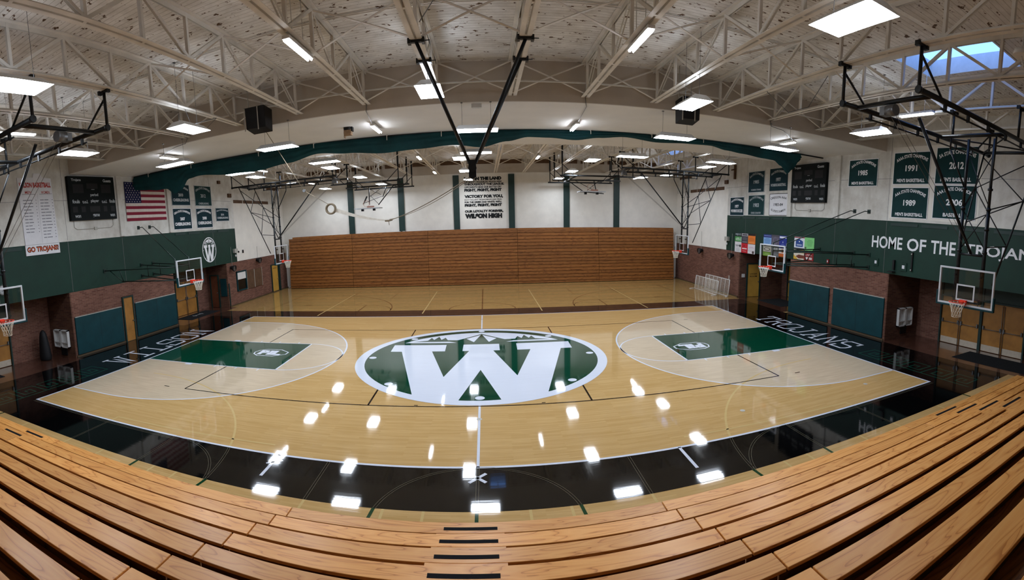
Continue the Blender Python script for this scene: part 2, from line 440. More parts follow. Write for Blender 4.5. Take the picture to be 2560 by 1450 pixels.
# white lines of the main court
b = MB(); z = .003
strip(b, [(-HX, 0), (HX, 0), (HX, 15.24), (-HX, 15.24)], .07, z, closed=True)
strip(b, [(0, 0), (0, CY - 4.45)], .06, z); strip(b, [(0, CY + 4.45), (0, 15.24)], .06, z)
for s in (-1, 1):
    a = arc(s * 11.2, CY, 6.02, 90, 270, 60) if s > 0 else arc(-11.2, CY, 6.02, 90, -90, 60)
    strip(b, [(s * HX, CY + 6.02)] + a + [(s * HX, CY - 6.02)], .06, z)
    strip(b, [(s * HX, CY - 1.83), (s * 7.01, CY - 1.83), (s * 7.01, CY + 1.83), (s * HX, CY + 1.83)], .055, z)
    a = arc(s * 7.01, CY, 1.83, 90, 270, 40) if s > 0 else arc(-7.01, CY, 1.83, 90, -90, 40)
    strip(b, a, .05, z)
    for t in (-1, 1):
        y = CY + t * 1.83
        x = s * (HX - 2.13); strip(b, [(x - .15, y + t * .1), (x + .15, y + t * .1)], .20, z + .0003)
        for dx in (3.35, 4.25, 5.15): strip(b, [(s * (HX - dx), y), (s * (HX - dx), y + t * .22)], .045, z)
    x = s * 4.2; strip(b, [(x, -.92), (x, .0)], .07, z)
strip(b, [(-4.32, -.42), (-4.02, -.22)], .05, z)
for s in (-1, 1): strip(b, [(-.16, -.40 - s * .16), (.16, -.40 + s * .16)], .07, z + .0004)
b.build('court_line', [M_WHITE], floor)
# volleyball lines
b = MB(); z = .0034
for t in (-1, 1): strip(b, [(-9, CY + t * 4.5), (9, CY + t * 4.5)], .05, z)
for s in (-1, 1):
    strip(b, [(s * 9, CY + 4.5), (s * 9, CY + 1.86)], .05, z); strip(b, [(s * 9, CY - 1.86), (s * 9, CY - 4.5)], .05, z)
    for t in (-1, 1): strip(b, [(s * 3, CY + t * 3.2), (s * 3, CY + t * 4.5)], .05, z)
    for t in (-1, 1): strip(b, [(s * 9.75 - .1, CY + t * 4.5), (s * 9.75 + .1, CY + t * 4.5)], .05, z)
    strip(b, [(s * 1.7 - .05, CY - 4.42), (s * 1.7 + .05, CY - 4.42)], .04, z)
strip(b, [(-.06, 14.2), (.06, 14.2)], .03, z)
b.build('volleyball_line', [M_LINEK], floor)
# floor plates
b = MB()
for x, y in ((0, 2.3), (10.9, 1.1), (6.5, 1.2)):
    b.flat(arc(x, y, .07, 0, 360, 16)[:-1], .0042)
b.build('floor_socket_plate', [M_GREYM], floor)
# near court outlines under the bleachers
b = MB(); z = .0038; YC2 = -1.83
double(b, [(0, 0), (0, -1.45)], z)
double(b, arc(0, YC2, 1.8, 12, 168, 40), z)
double(b, arc(-7.01, YC2, 1.83, 90, 12, 24), z); double(b, arc(7.01, YC2, 1.83, 90, 168, 24), z)
double(b, arc(-11.2, YC2, 6.02, 17.5, 3, 16), z); double(b, arc(11.2, YC2, 6.02, 162.5, 177, 16), z)
for s in (-1, 1):
    double(b, [(s * 7.01, -.02), (s * 7.01, -1.45)], z); double(b, [(s * 9.3, -.02), (s * 9.3, -1.45)], z); double(b, [(s * 4.6, -.02), (s * 3.6, -1.45)] if 0 else [(s * 3.05, -.02), (s * 3.05, -1.45)], z)
    strip(b, [(s * 7.0, -.1), (s * 12.8, -.1)], .012, z); strip(b, [(s * 7.0, -.16), (s * 12.8, -.16)], .012, z)
b.build('ghost_court_line', [M_GHOST], floor)
b = MB(); z = .0038
for s in (-1, 1):
    for x in (7.01, 12.6): strip(b, [(s * x, -1.45), (s * x, -2.1)], .06, z)
    strip(b, [(s * 1.77, -1.45), (s * 1.83, -2.1)], .06, z); strip(b, [(s * 5.17, -1.45), (s * 5.24, -2.1)], .06, z)
strip(b, [(0, -1.5), (0, -2.1)], .06, z)
b.build('green_court_line', [M_LINEG], floor)
b = MB()
for s in (-1, 1):
    strip(b, arc(s * 11.2, YC2, 6.02, 90 if s > 0 else 90, 162.5 if s > 0 else 17.5, 30), .055, .0016)
    strip(b, [(s * 9.3, .3), (s * 4.5, .42)], .05, .0016); strip(b, [(s * 9.3, 0.05), (s * 9.3, .3)], .05, .0016)
    for x in (.9, 1.6, 3.05, 5.9, 6.5, 8.1, 9.3, 11.2): strip(b, [(s * x, -1.45), (s * x, -2.1)], .05, .0016)
b.build('pale_court_line', [M_PALE], floor)
# far court lines
b = MB(); z = .0012; YC3 = 17.07
strip(b, [(0, 16.95), (0, 24.75)], .07, z)
strip(b, arc(0, YC3, 1.83, -3, 183, 40), .06, z)
for s in (-1, 1):
    a = arc(s * 11.2, YC3, 6.02, 90, 178.8, 50) if s > 0 else arc(-11.2, YC3, 6.02, 90, 1.2, 50)
    strip(b, [(s * 12.8, YC3 + 6.02)] + a, .06, z)
    strip(b, arc(s * 7.01, YC3, 1.83, 90 if s > 0 else 90, 183 if s > 0 else -3, 24), .05, z)
    strip(b, [(s * 12.8, YC3 + 1.83), (s * 7.01, YC3 + 1.83)], .04, z)
    strip(b, [(s * 7.01, 16.95), (s * 7.01, YC3 + 1.83)], .07, z)
    strip(b, [(s * 12.8, 16.95), (s * 12.8, 24.75)], .06, z)
    strip(b, [(s * 10.8 - .2, YC3 + 1.9), (s * 10.8 + .2, YC3 + 1.9)], .16, z)
    for dx in (3.35, 4.25, 5.15): strip(b, [(s * (12.8 - dx), YC3 + 1.83), (s * (12.8 - dx), YC3 + 2.0)], .06, z)
    strip(b, [(s * 5.9, 21.2), (s * 5.9, 24.0)], .04, z); strip(b, [(s * 8.9, 21.2), (s * 8.9, 25.0)], .04, z)
strip(b, [(-12.8, 24.75), (12.8, 24.75)], .035, z); strip(b, [(-9, 25.4), (9, 25.4)], .03, z)
b.build('brown_court_line', [M_BROWNL], floor)
b = MB()
for s in (-1, 1):
    strip(b, [(s * 3.2, 16.0), (s * 3.2, 24.0)], .06, .0014); strip(b, [(s * 9.0, 15.6), (s * 9.0, 23.5)], .06, .0014)
b.build('pale_court_line', [M_PALE], floor)

# ---- the big round emblem (metres, centre at 0, top towards +v)
def arcp(r, a0, a1, n=40): return [(r * math.cos(math.radians(a0 + (a1 - a0) * i / n)), r * math.sin(math.radians(a0 + (a1 - a0) * i / n))) for i in range(n + 1)]
_half = [(.70, 1.80), (.70, .87), (.45, .87), (1.16, -2.10), (1.85, .87), (1.36, .87), (1.37, 1.80), (3.45, 1.80), (3.43, .84), (3.0, .84), (1.90, -3.78)]
_W = [(-x, y) for x, y in _half[::-1]] + _half + [(1.3, -4.14), (.6, -4.14), (0, -1.44), (-.6, -4.14), (-1.3, -4.14)]
# order: left outer bottom ... across the top ... right outer bottom ... back along the foot
_cap = arcp(3.74, 34.5, 145.5)
_cap = _cap + [(-.78, 2.1), (0, 2.1), (.78, 2.1)]
_ridge_r = [(.95, 2.52), (1.38, 2.55), (1.5, 2.95), (1.65, 2.62), (1.78, 3.12), (1.95, 2.62), (2.08, 2.95), (2.2, 2.5), (2.78, 2.30), (1.3, 2.30), (.86, 2.02)]
_ridge = [(-x, y) for x, y in _ridge_r[::-1]] + [(0, 3.50)] + _ridge_r
_ridge = _ridge + [(0, 2.02)]
_snow = [[(-.62, 2.72), (-.03, 3.34), (-.30, 2.15)], [(.62, 2.72), (.03, 3.34), (.30, 2.15)]]
def emblem(parent, fn, sc, wname, gname, mw, mg, up=.001, base=.002):
    b = MB(); b.prism([(x * sc, y * sc) for x, y in arcp(4.45, 0, 360, 96)[:-1]], lambda u, v, w: fn(u, v, base), 0) if 0 else b.face([fn(x * sc, y * sc, base) for x, y in arcp(4.45, 0, 360, 96)[:-1]])
    disc = b.build(wname, [mw], parent)
    b = MB(); b.face([fn(x * sc, y * sc, base + up) for x, y in arcp(4.12, 0, 360, 96)[:-1]]); b.build(gname, [mg], parent)
    b = MB()
    b.face([fn(x * sc, y * sc, base + 2 * up) for x, y in _W[::-1]]); b.face([fn(x * sc, y * sc, base + 2 * up) for x, y in _cap])
    for a in (0, 45, 90, 135, 180, 225, 270, 315):
        cx, cy = 3.93 * math.cos(math.radians(a)), 3.93 * math.sin(math.radians(a))
        if a == 90: cx, cy = 0, 3.98
        b.face([fn((cx + .135 * math.cos(t * math.pi / 10)) * sc, (cy + .135 * math.sin(t * math.pi / 10)) * sc, base + 3.4 * up) for t in range(20)])
    b.build('emblem_letter', [mw], parent)
    b = MB(); b.face([fn(x * sc, y * sc, base + 3 * up) for x, y in _ridge[::-1]]); b.build('emblem_mountain', [mg], parent)
    b = MB()
    for t in _snow:
        b.face([fn(x * sc, y * sc, base + 4 * up) for x, y in t])
    b.build('emblem_snow', [mw], parent)
    return disc
emblem(floor, lambda u, v, w: (u, CY + v, w), 1.0, 'emblem_ring', 'emblem_disc', M_WHITE, M_GREEN, .0007, .0044)
# ---- league badge in each key
def badge(cx, cy, rot):
    c, s_ = math.cos(rot), math.sin(rot)
    fn = lambda u, v, w: (cx + u * c - v * s_, cy + u * s_ + v * c, w)
    out = [(-.72, 0), (-.62, .30), (-.34, .50), (.30, .50), (.74, .16), (.74, -.16), (.30, -.50), (-.40, -.50), (-.66, -.26)]
    b = MB(); b.face([fn(x, y, .0030) for x, y in out[::-1]]); b.build('badge_border', [M_WHITE], floor)
    b = MB(); b.face([fn(x * .93, y * .90, .0035) for x, y in out[::-1]]); b.build('badge_field', [M_GREEN], floor)
    b = MB(); put_text(b, 'PIL', fn, 0, 0, 1.0, .62, .0040, 0, .07); b.build('badge_letter', [M_WHITE], floor)
badge(-8.2, CY + .28, 0); badge(7.95, CY - .15, math.pi)
# ---- slab-serif stroke lettering on the end borders
GL = {'W': [[(-.1, 1), (.3, 1)], [(.1, 1), (.35, 0), (.5, .8), (.65, 0), (.9, 1)], [(.7, 1), (1.1, 1)]],
      'I': [[(.1, 1), (.9, 1)], [(.5, 1), (.5, 0)], [(.1, 0), (.9, 0)]],
      'L': [[(0, 1), (.6, 1)], [(.3, 1), (.3, 0)], [(0, 0), (1, 0), (1, .28)]],
      'S': [[(1, .72), (1, 1), (.15, 1), (0, .85), (0, .62), (.12, .52), (.88, .48), (1, .36), (1, .15), (.85, 0), (0, 0), (0, .28)]],
      'O': [[(.15, 0), (0, .15), (0, .85), (.15, 1), (.85, 1), (1, .85), (1, .15), (.85, 0), (.15, 0)]],
      'N': [[(-.1, 0), (.3, 0)], [(.1, 0), (.1, 1), (.9, 0), (.9, 1)], [(.7, 1), (1.1, 1)], [(-.1, 1), (.1, 1)]],
      'T': [[(0, .72), (0, 1), (1, 1), (1, .72)], [(.5, 1), (.5, 0)], [(.25, 0), (.75, 0)]],
      'R': [[(0, 0), (.35, 0)], [(0, 1), (.85, 1), (1, .85), (1, .62), (.85, .5), (.15, .5)], [(.15, 1), (.15, 0)], [(.55, .5), (.95, 0), (1.1, 0)]],
      'J': [[(.4, 1), (1, 1)], [(.75, 1), (.75, .15), (.6, 0), (.15, 0), (0, .15), (0, .35)]],
      'A': [[(-.1, 0), (.3, 0)], [(.1, 0), (.5, 1), (.9, 0)], [(.25, .36), (.75, .36)], [(.7, 0), (1.1, 0)]]}
def stroke_word(word, x0, y0, dx, dy, ux, uy, adv, wd, ht, name):
    b = MB(); k = 0
    for n, ch in enumerate(word):
        ox, oy = x0 + dx * adv * n, y0 + dy * adv * n
        for pl in GL[ch]:
            pts = [(ox + dx * p[0] * wd + ux * p[1] * ht, oy + dy * p[0] * wd + uy * p[1] * ht) for p in pl]
            strip(b, pts, .115, .0024 + .00008 * k); k += 1
    b.build(name, [M_WHITE], floor)
stroke_word('WILSON', -13.2, 4.72, 0, 1, -1, 0, 1.15, .86, 1.2, 'end_line_lettering')
stroke_word('TROJANS', 13.25, 11.35, 0, -1, 1, 0, .98, .74, 1.15, 'end_line_lettering')
# Greek-key ribbon near the corners
b = MB()
for s in (-1, 1):
    for n in range(5):
        y0 = 3.9 - n * 1.02; x0 = s * 13.35; d = s * .95
        g = [(0, 0), (1, 0), (1, .75), (.25, .75), (.25, .3), (.65, .3), (.65, .52), (.42, .52)]
        strip(b, [(x0 + d * p, y0 - q * 1.05) for p, q in g], .055, .002)
        strip(b, [(x0, y0), (x0, y0 - 1.02)], .055, .0021)
b.build('greek_key_pattern', [M_GREEK], floor)
# recess floors
LRX, RRX = -17.85, 18.05
b = MB(); b.box(LRX, -FXB, YN, 4.65, -.3, .002); b.box(LRX, -FXB, 12.3, 18.3, -.3, .002); b.build('recess_floor', [M_TERR], floor)
b = MB(); b.box(FXB, RRX, YN, 4.75, -.3, .002); b.box(FXB, RRX + 1.2, 12.2, 17.5, -.3, .002); b.build('recess_floor', [M_TERR], floor)

# ================================================================ WALLS
def wall(name, label=None): return empty(name, (0, 0, 0), None, None, None, 'structure')
wl = wall('wall_left'); wr = wall('wall_right'); wb = wall('wall_back'); wn = wall('wall_front')
T = .3
def sbox(name, mat, parent, *a): b = MB(); b.box(*a); return b.build(name, [mat], parent)
# left
sbox('concrete_wall', M_CONC, wl, XL - T, XL, YN, 19.75, 5.25, 9.7)
sbox('green_band', M_WGREEN, wl, XL - T, XL, YN, 19.75, 2.95, 5.25)
sbox('concrete_wall', M_CONC, wl, XL - T, XL, 19.75, YF, 7.0, 9.7)
sbox('cream_wall', M_CREAM, wl, XL - T, XL, 19.75, YF, 2.97, 7.0)
sbox('brick_wall', M_BRICKX, wl, XL - T, XL, 18.3, YF, 0, 2.95)
sbox('brick_pier', M_BRICKX, wl, XL - T, XL + .06, 4.72, 12.3, 0, 2.95)
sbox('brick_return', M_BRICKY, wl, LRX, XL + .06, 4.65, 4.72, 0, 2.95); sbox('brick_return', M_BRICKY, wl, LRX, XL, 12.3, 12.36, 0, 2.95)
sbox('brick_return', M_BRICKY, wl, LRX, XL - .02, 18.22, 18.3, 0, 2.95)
sbox('brick_recess', M_BRICKX, wl, LRX - .1, LRX, YN, 4.65, 0, 2.95); sbox('brick_recess', M_BRICKX, wl, LRX - .1, LRX, 12.3, 18.3, 0, 2.95)
sbox('recess_soffit', M_DGREEN, wl, LRX - .1, XL - T, YN, 18.3, 2.95, 3.15)
# right
sbox('concrete_wall', M_CONC, wr, XR, XR + T, YN, 19.3, 5.28, 9.7)
sbox('green_band', M_WGREEN, wr, XR, XR + T, YN, 19.3, 2.98, 5.28)
sbox('concrete_wall', M_CONC, wr, XR, XR + T, 19.3, YF, 7.0, 9.7)
sbox('cream_wall', M_CREAM, wr, XR, XR + T, 19.3, YF, 2.97, 7.0)
sbox('brick_wall', M_BRICKX, wr, XR, XR + T, 17.5, YF, 0, 2.95)
sbox('brick_pier', M_BRICKX, wr, XR - .05, XR + T, 4.82, 11.9, 0, 2.98)
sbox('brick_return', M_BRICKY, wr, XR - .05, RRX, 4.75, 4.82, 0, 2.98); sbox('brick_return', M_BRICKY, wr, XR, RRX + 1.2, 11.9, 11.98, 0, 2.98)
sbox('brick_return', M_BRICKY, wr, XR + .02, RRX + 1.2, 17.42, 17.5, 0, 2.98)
sbox('brick_recess', M_BRICKX, wr, RRX, RRX + .1, YN, 4.75, 0, 2.98); sbox('brick_recess', M_BRICKX, wr, RRX + 1.2, RRX + 1.3, 12.0, 17.5, 0, 2.98)
sbox('recess_soffit', M_DGREEN, wr, XR + T, RRX + 1.3, YN, 17.5, 2.98, 3.15)
# formwork joints, pilaster strips, grilles
for W_, fn, sg, js, py, pn in ((wl, fnL, 1, (1.05, 4.95, 16.9), (8.55, 12.55), 'L'), (wr, fnR, -1, (1.2, 5.15, 16.9), (8.45, 12.27), 'R')):
    b = MB()
    X = XL if pn == 'L' else XR; n = sg
    for y in js: b.box(X, X + n * .004, y - .008, y + .008, 5.3, 9.4)
    b.box(X, X + n * .004, YN, 19.5, 7.08, 7.095)
    for y in js + (8.5,): b.box(X, X + n * .006, y - .01, y + .01, 2.98, 5.25)
    b.build('wall_joint', [M_DGREEN if 0 else M_STEEL], W_)
    b = MB()
    for y in py: b.box(X, X + n * .10, y - .17, y + .17, 5.27, 8.9)
    b.build('wall_pilaster', [M_CONC], W_)
    b = MB()
    for y0, y1 in ((12.9, 13.9), (14.2, 15.4), (15.8, 17.2), (17.5, 18.9)): b.box(X, X + n * .02, y0, y1, 5.08, 5.2)
    if pn == 'R':
        for y0, y1 in ((-3.3, -2.0), (-1.7, -.2), (.1, 1.6), (1.9, 3.2), (3.4, 4.9)): b.box(X, X + n * .02, y0, y1, 5.08, 5.2)
    else:
        for y0, y1 in ((.2, 1.2), (1.4, 2.4)): b.box(X, X + n * .02, y0, y1, 5.06, 5.2)
    b.build('wall_grille', [M_DGREEN], W_)
    b = MB()
    for y0, y1 in ((19.85, 21.1), (21.25, 22.6), (22.75, 24.1), (24.2, 25.3)): b.box(X, X + n * .02, y0, y1, 6.98, 7.2)
    for y0, y1 in ((25.2, 26.3), (26.35, 27.5)): b.box(X, X + n * .02, y0, y1, 8.1, 8.32)
    b.build('wall_grille', [M_CORK], W_)
# back (far) wall
sbox('cream_wall', M_CREAM, wb, XL - T, XR + T, YF, YF + .3, 0, ZC)
sbox('wall_ledge', M_BEAM, wb, XL, XR, YF + .02, YF + .3, ZC, 9.7)
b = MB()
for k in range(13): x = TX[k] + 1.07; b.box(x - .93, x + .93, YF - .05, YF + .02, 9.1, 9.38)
b.build('wall_gap', [M_CORK], wb)  # solid brown boxes stand for the dark gaps above the ledge
for x in (-10.2, -6.15, -1.87, 2.35, 6.6, 10.62):
    sbox('green_pilaster', M_DGREEN, wb, x - .23, x + .23, YF - .12, YF, 0, 8.30)
# near wall, behind the camera
sbox('cream_wall', M_CREAM, wn, LRX - .1, RRX + 1.3, YN - .3, YN, -.3, 9.7)

# ================================================================ CEILING
ceil = wall('ceiling')
sky = [(9.95, 11.6, -3.0, .05), (12.0, 13.3, 20.4, 22.9), (.15, 1.1, 14.2, 16.4)]
def deck(y0, y1, holes):
    b = MB(); xs = sorted({XL - T, XR + T} | {h[0] for h in holes} | {h[1] for h in holes}); ys = sorted({y0, y1} | {h[2] for h in holes} | {h[3] for h in holes})
    for i in range(len(xs) - 1):
        for j in range(len(ys) - 1):
            cx, cy = (xs[i] + xs[i + 1]) / 2, (ys[j] + ys[j + 1]) / 2
            if any(h[0] < cx < h[1] and h[2] < cy < h[3] for h in holes): continue
            b.box(xs[i], xs[i + 1], ys[j], ys[j + 1], ZD, ZD + .2)
    return b.build('roof_deck', [M_DECK], ceil)
deck(YN, BY0 + .3, sky[:1]); deck(BY1 - .3, YF + .3, sky[1:])
for i, (x0, x1, y0, y1) in enumerate(sky):
    w = empty('window_%d' % (i + 1), (0, 0, 0), ['large rectangular roof skylight above the near right basket frame', 'small roof skylight high over the far right of the gym', 'small roof skylight just beyond the cross beam'][i], None, None, 'structure')
    b = MB(); t = .06
    b.box(x0 + .01, x0 + t, y0 + .01, y1 - .01, ZD - .02, ZD + .43); b.box(x1 - t, x1 - .01, y0 + .01, y1 - .01, ZD - .02, ZD + .43); b.box(x0 + t, x1 - t, y0 + .01, y0 + t, ZD - .02, ZD + .43); b.box(x0 + t, x1 - t, y1 - t, y1 - .01, ZD - .02, ZD + .43)
    b.build('skylight_well', [M_WHITEP], w)
    b = MB(); b.box(x0, x1, y0, y1, ZD + .44, ZD + .445); b.build('skylight_pane', [M_SKYG], w)
    b = MB(); b.box((x0 + x1) / 2 - .02, (x0 + x1) / 2 + .02, y0, y1, ZD + .38, ZD + .42); b.build('glazing_bar', [M_WHITEP], w)
b = MB(); b.box(XL, XR, BY0, BY1, ZS + .02, ZB); beam = b.build('ceiling_beam', [M_BEAM]); b = MB(); b.box(XL, XR, BY0, BY1, ZS, ZS + .02); b.build('beam_soffit', [M_SOFF], beam); tag(beam, 'deep beige box beam crossing the whole ceiling above the main court', None, None, 'structure')
def truss(x, y0, y1, nodes):
    t = empty('ceiling_truss', (x, 0, 0), None, None, None, 'structure')
    b = MB()
    for s in (-1, 1):
        b.box(s * .02, s * .125, y0, y1, ZC, ZC + .012); b.box(s * .02, s * .03, y0, y1, ZC, ZC + .08)
    b.build('bottom_chord', [M_TRUSS], t)
    b = MB()
    for s in (-1, 1):
        b.box(s * .02, s * .11, y0, y1, ZD - .03, ZD - .005); b.box(s * .02, s * .03, y0, y1, ZD - .12, ZD - .005)
    b.build('top_chord', [M_TRUSS], t)
    b = MB()
    for i, y in enumerate(nodes):
        b.box(-.035, .035, y - .035, y + .035, ZC, ZD - .02)
        if i + 1 < len(nodes):
            a, c = ((0, y, ZC + .05), (0, nodes[i + 1], ZD - .06)) if i % 2 == 0 else ((0, y, ZD - .06), (0, nodes[i + 1], ZC + .05))
            d = (Vector(c) - Vector(a)).normalized(); n = Vector((0, -d.z, d.y)) * .032
            A, C = Vector(a), Vector(c)
            for s in (-1, 1):
                ox = Vector((s * .028, 0, 0))
                vs = [A + n + ox, A - n + ox, C - n + ox, C + n + ox]; e = Vector((.008 * s, 0, 0))
                b.raw(vs + [v + e for v in vs], [(0, 1, 2, 3), (7, 6, 5, 4), (0, 4, 5, 1), (1, 5, 6, 2), (2, 6, 7, 3), (3, 7, 4, 0)])
    b.build('web', [M_TRUSS], t)
    return t
N1 = [5.15 - 1.42 * i for i in range(12)]; N2 = [13.55 + 1.42 * i for i in range(10)]
t1 = truss(TX[0], YN, BY0, N1); t2 = truss(TX[0], BY1, YF - .02, N2)
for x in TX[1:]:
    c = copy_tree(t1); c.location.x = x; c = copy_tree(t2); c.location.x = x
def bridging(y, flat=False):
    b = MB()
    for i in range(13):
        x0, x1 = TX[i] + .04, TX[i + 1] - .04
        for a, c in (((x0, y, ZC + .04), (x1, y + .03, ZD - .08)), ((x0, y + .03, ZD - .08), (x1, y, ZC + .04))):
            b.tube(a, c, .022, 4)
        if flat: b.box(x0, x1, y - .05, y - .04, ZC + .30, ZC + .35); b.box(x0, x1, y - .10, y - .04, ZC + .30, ZC + .31)
    tag(b.build('ceiling_brace', [M_TRUSS]), None, None, None, 'structure')
for y, f in ((5.2, True), (.9, False), (13.6, True), (18.5, False), (23.2, False)): bridging(y, f)
# conduit runs along the deck
b = MB()
for y in (1.55, 1.62): b.tube((XL, y, ZD - .03), (XR, y, ZD - .03), .014, 6)
b.tube((XL, 20.3, ZD - .03), (XR, 20.3, ZD - .03), .014, 6)
tag(b.build('ceiling_conduit', [M_TRUSS]), None, None, None, 'structure')

# ================================================================ DOORS AND OPENINGS
DOORN = [0]
def door_leaf(b, x, y0, y1, z1, s): b.box(x, x + s * .05, y0, y1, .01, z1)
def double_door(side, xw, y0, y1, ztop, label, mat=M_DOOR, kick=True, transom=True):
    """doors in a wall plane x = xw, the room being on the side s of it"""
    s = 1 if side == 'L' else -1; DOORN[0] += 1
    d = empty('door_%d' % DOORN[0], (xw, (y0 + y1) / 2, 0), label, None, None, 'structure')
    hy = (y1 - y0) / 2
    for k, (a, c) in enumerate(((-hy, -.01), (.01, hy))):
        b = MB(); b.box(0, s * .05, a, c, .02, 2.12); lf = b.build('door_leaf', [mat], d, bev=.004)
        if kick:
            b = MB(); b.box(s * .05, s * .056, a + .02, c - .02, .03, .30); b.build('kick_plate', [M_KICK], lf)
        b = MB(); b.tube((s * .12, a + .08, 1.0), (s * .12, c - .08, 1.0), .014, 8)
        for yy in (a + .08, c - .08): b.box(s * .05, s * .13, yy - .03, yy + .03, .96, 1.12)
        b.build('panic_bar', [M_STEEL], lf)
        b = MB(); e = c - .04 if k == 0 else a + .04
        b.tube((s * .075, e, .03), (s * .075, e, 2.08), .012, 6); b.box(s * .05, s * .10, e - .025, e + .025, .92, 1.08); b.build('lock_rod', [M_STEEL], lf)
    b = MB()
    for yy in (-hy - .08, hy + .01): b.box(0, s * .12, yy, yy + .07, 0, ztop)
    b.box(0, s * .12, -hy - .08, hy + .08, 2.14, 2.2); b.build('door_frame', [M_DGREEN], d)
    if transom: b = MB(); b.box(0, s * .04, -hy, hy, 2.2, ztop); b.build('transom_panel', [M_DGREEN], d)
    return d
double_door('L', LRX, .35, 2.25, 2.93, 'golden double doors in the near left recess beside the brick corner')
double_door('L', LRX, -1.75, .15, 2.93, 'golden double doors at the far left edge of the near left recess')
double_door('R', RRX, 1.3, 3.3, 2.96, 'golden double doors with pale kick plates behind the near right hoop net')
double_door('R', RRX, -.85, 1.15, 2.96, 'golden double doors with pale kick plates right of the green post')
double_door('L', LRX, 14.5, 16.7, 2.9, 'golden double doors behind the left main basket', M_DOOR, False)
double_door('R', RRX + 1.2, 14.2, 16.6, 2.95, 'golden double doors behind the right main basket', M_DOORY, False)
def single_door(name_lab, fn, u0, u1, z1, mat, text=None, frame=M_DGREEN):
    DOORN[0] += 1
    d = empty('door_%d' % DOORN[0], (0, 0, 0), name_lab, None, None, 'structure')
    def bx(b, a, c, z0, z2, w0, w1):
        b.prism([(a, z0), (c, z0), (c, z2), (a, z2)], lambda u, v, w: fn(u, v, w0 + w), w1 - w0)
    b = MB(); bx(b, u0, u1, .02, z1, 0, .045); lf = b.build('door_leaf', [mat], d)
    b = MB(); bx(b, u0 - .08, u0, 0, z1 + .07, 0, .08); bx(b, u1, u1 + .08, 0, z1 + .07, 0, .08); bx(b, u0, u1, z1, z1 + .07, 0, .08); b.build('door_frame', [frame], d)
    b = MB(); b.tube(fn(u1 - .08, 1.0, .045), fn(u1 - .08, 1.0, .10), .025, 10); b.tube(fn(u1 - .08, 1.0, .09), fn(u1 - .08, 1.0, .12), .035, 10); b.build('door_knob', [M_STEEL], lf)
    if text:
        b = MB()
        for t, v, h in text: put_text(b, t, fn, (u0 + u1) / 2, v, (u1 - u0) * .6, h, .047, 0, .02)
        b.build('door_lettering', [M_INK], lf)
    return d
fnPL = lambda u, v, w: (XL + .06 + w, u, v)
fnPR = lambda u, v, w: (XR - .05 - w, -u, v)
single_door('narrow golden door between the two teal pads on the left wall', fnPL, 8.02, 8.66, 2.2, M_DOOR)
fnLR = lambda u, v, w: (u, 18.22 - w, v)      # return wall of the far left recess, facing the camera
fnRR = lambda u, v, w: (u, 17.42 - w, v)
single_door('brown flush door in the brick return of the far left recess', fnLR, -17.5, -16.95, 2.15, M_DOORB)
single_door('pale yellow door with dark lettering in the brick return of the far right recess', fnRR, 16.45, 17.35, 2.15, M_DOORY, [('LOCKER', 1.52, .10), ('ROOM', 1.36, .10)])
fnWL = lambda u, v, w: (XL + w, u, v)
single_door('tall yellow door near the folded far bleachers on the left wall', fnWL, 25.0, 26.1, 2.15, M_DOORY, [('OFFICE', 1.9, .09)])
b = MB(); b.box(XL, XL + .14, 26.25, 26.4, 0, 2.9); tag(b.build('trim_1', [M_DGREEN]), None, None, None, 'structure')
b = MB(); b.box(XL + .0, XL + .05, 18.3, 18.38, 0, 1.6); tag(b.build('trim_2', [M_DGREEN]), None, None, None, 'structure')
for i, (a) in enumerate(((XL, XL + .06, 18.3, YF), (XR - .06, XR, 17.5, YF), (XL + .06, XL + .10, 4.72, 12.3), (XR - .09, XR - .05, 4.82, 11.9))):
    b = MB(); b.box(*a, 0, .08); tag(b.build('baseboard_%s' % ['left', 'right', 'left_pier', 'right_pier'][i], [col('#4E402E')]), None, None, None, 'structure')
# office window on the far left wall
w = empty('window_4', (XL, 20.1, 1.6), 'teal framed window with a white blind half down', None, None, 'structure')
b = MB(); 
for a in ((-.70, -.62, -.66, .66), (.62, .70, -.66, .66)): b.box(0, .08, a[0], a[1], a[2], a[3])
b.box(0, .08, -.70, .70, -.70, -.62); b.box(0, .08, -.70, .70, .60, .68); b.build('window_frame', [M_TEAL], w)
b = MB(); b.box(0, .02, -.62, .62, -.62, .60); b.build('window_pane', [M_DGLASS], w)
b = MB(); b.box(.025, .05, -.60, .60, .10, .58); b.build('window_blind', [M_WHITEP], w)
b = MB(); b.box(XL, XL + .05, 20.85, 23.25, .88, 2.2); o = tag(b.build('wall_board', [M_CORK]), 'brown double panel board beside the teal office window', 'panel')
b = MB(); b.box(XL, XL + .058, 21.98, 22.04, .88, 2.2); b.box(XL, XL + .058, 20.83, 20.87, .86, 2.22); b.box(XL, XL + .058, 23.23, 23.27, .86, 2.22); b.build('board_rail', [M_GREYM], o)
b = MB(); b.prism([(-16.75, .75), (-16.3, .75), (-16.3, 1.95), (-16.75, 1.95)], lambda u, v, w: fnLR(u, v, w + .005), .05); tag(b.build('notice_board', [M_TEAL]), 'dark teal notice board right of the brown flush door', 'notice board')

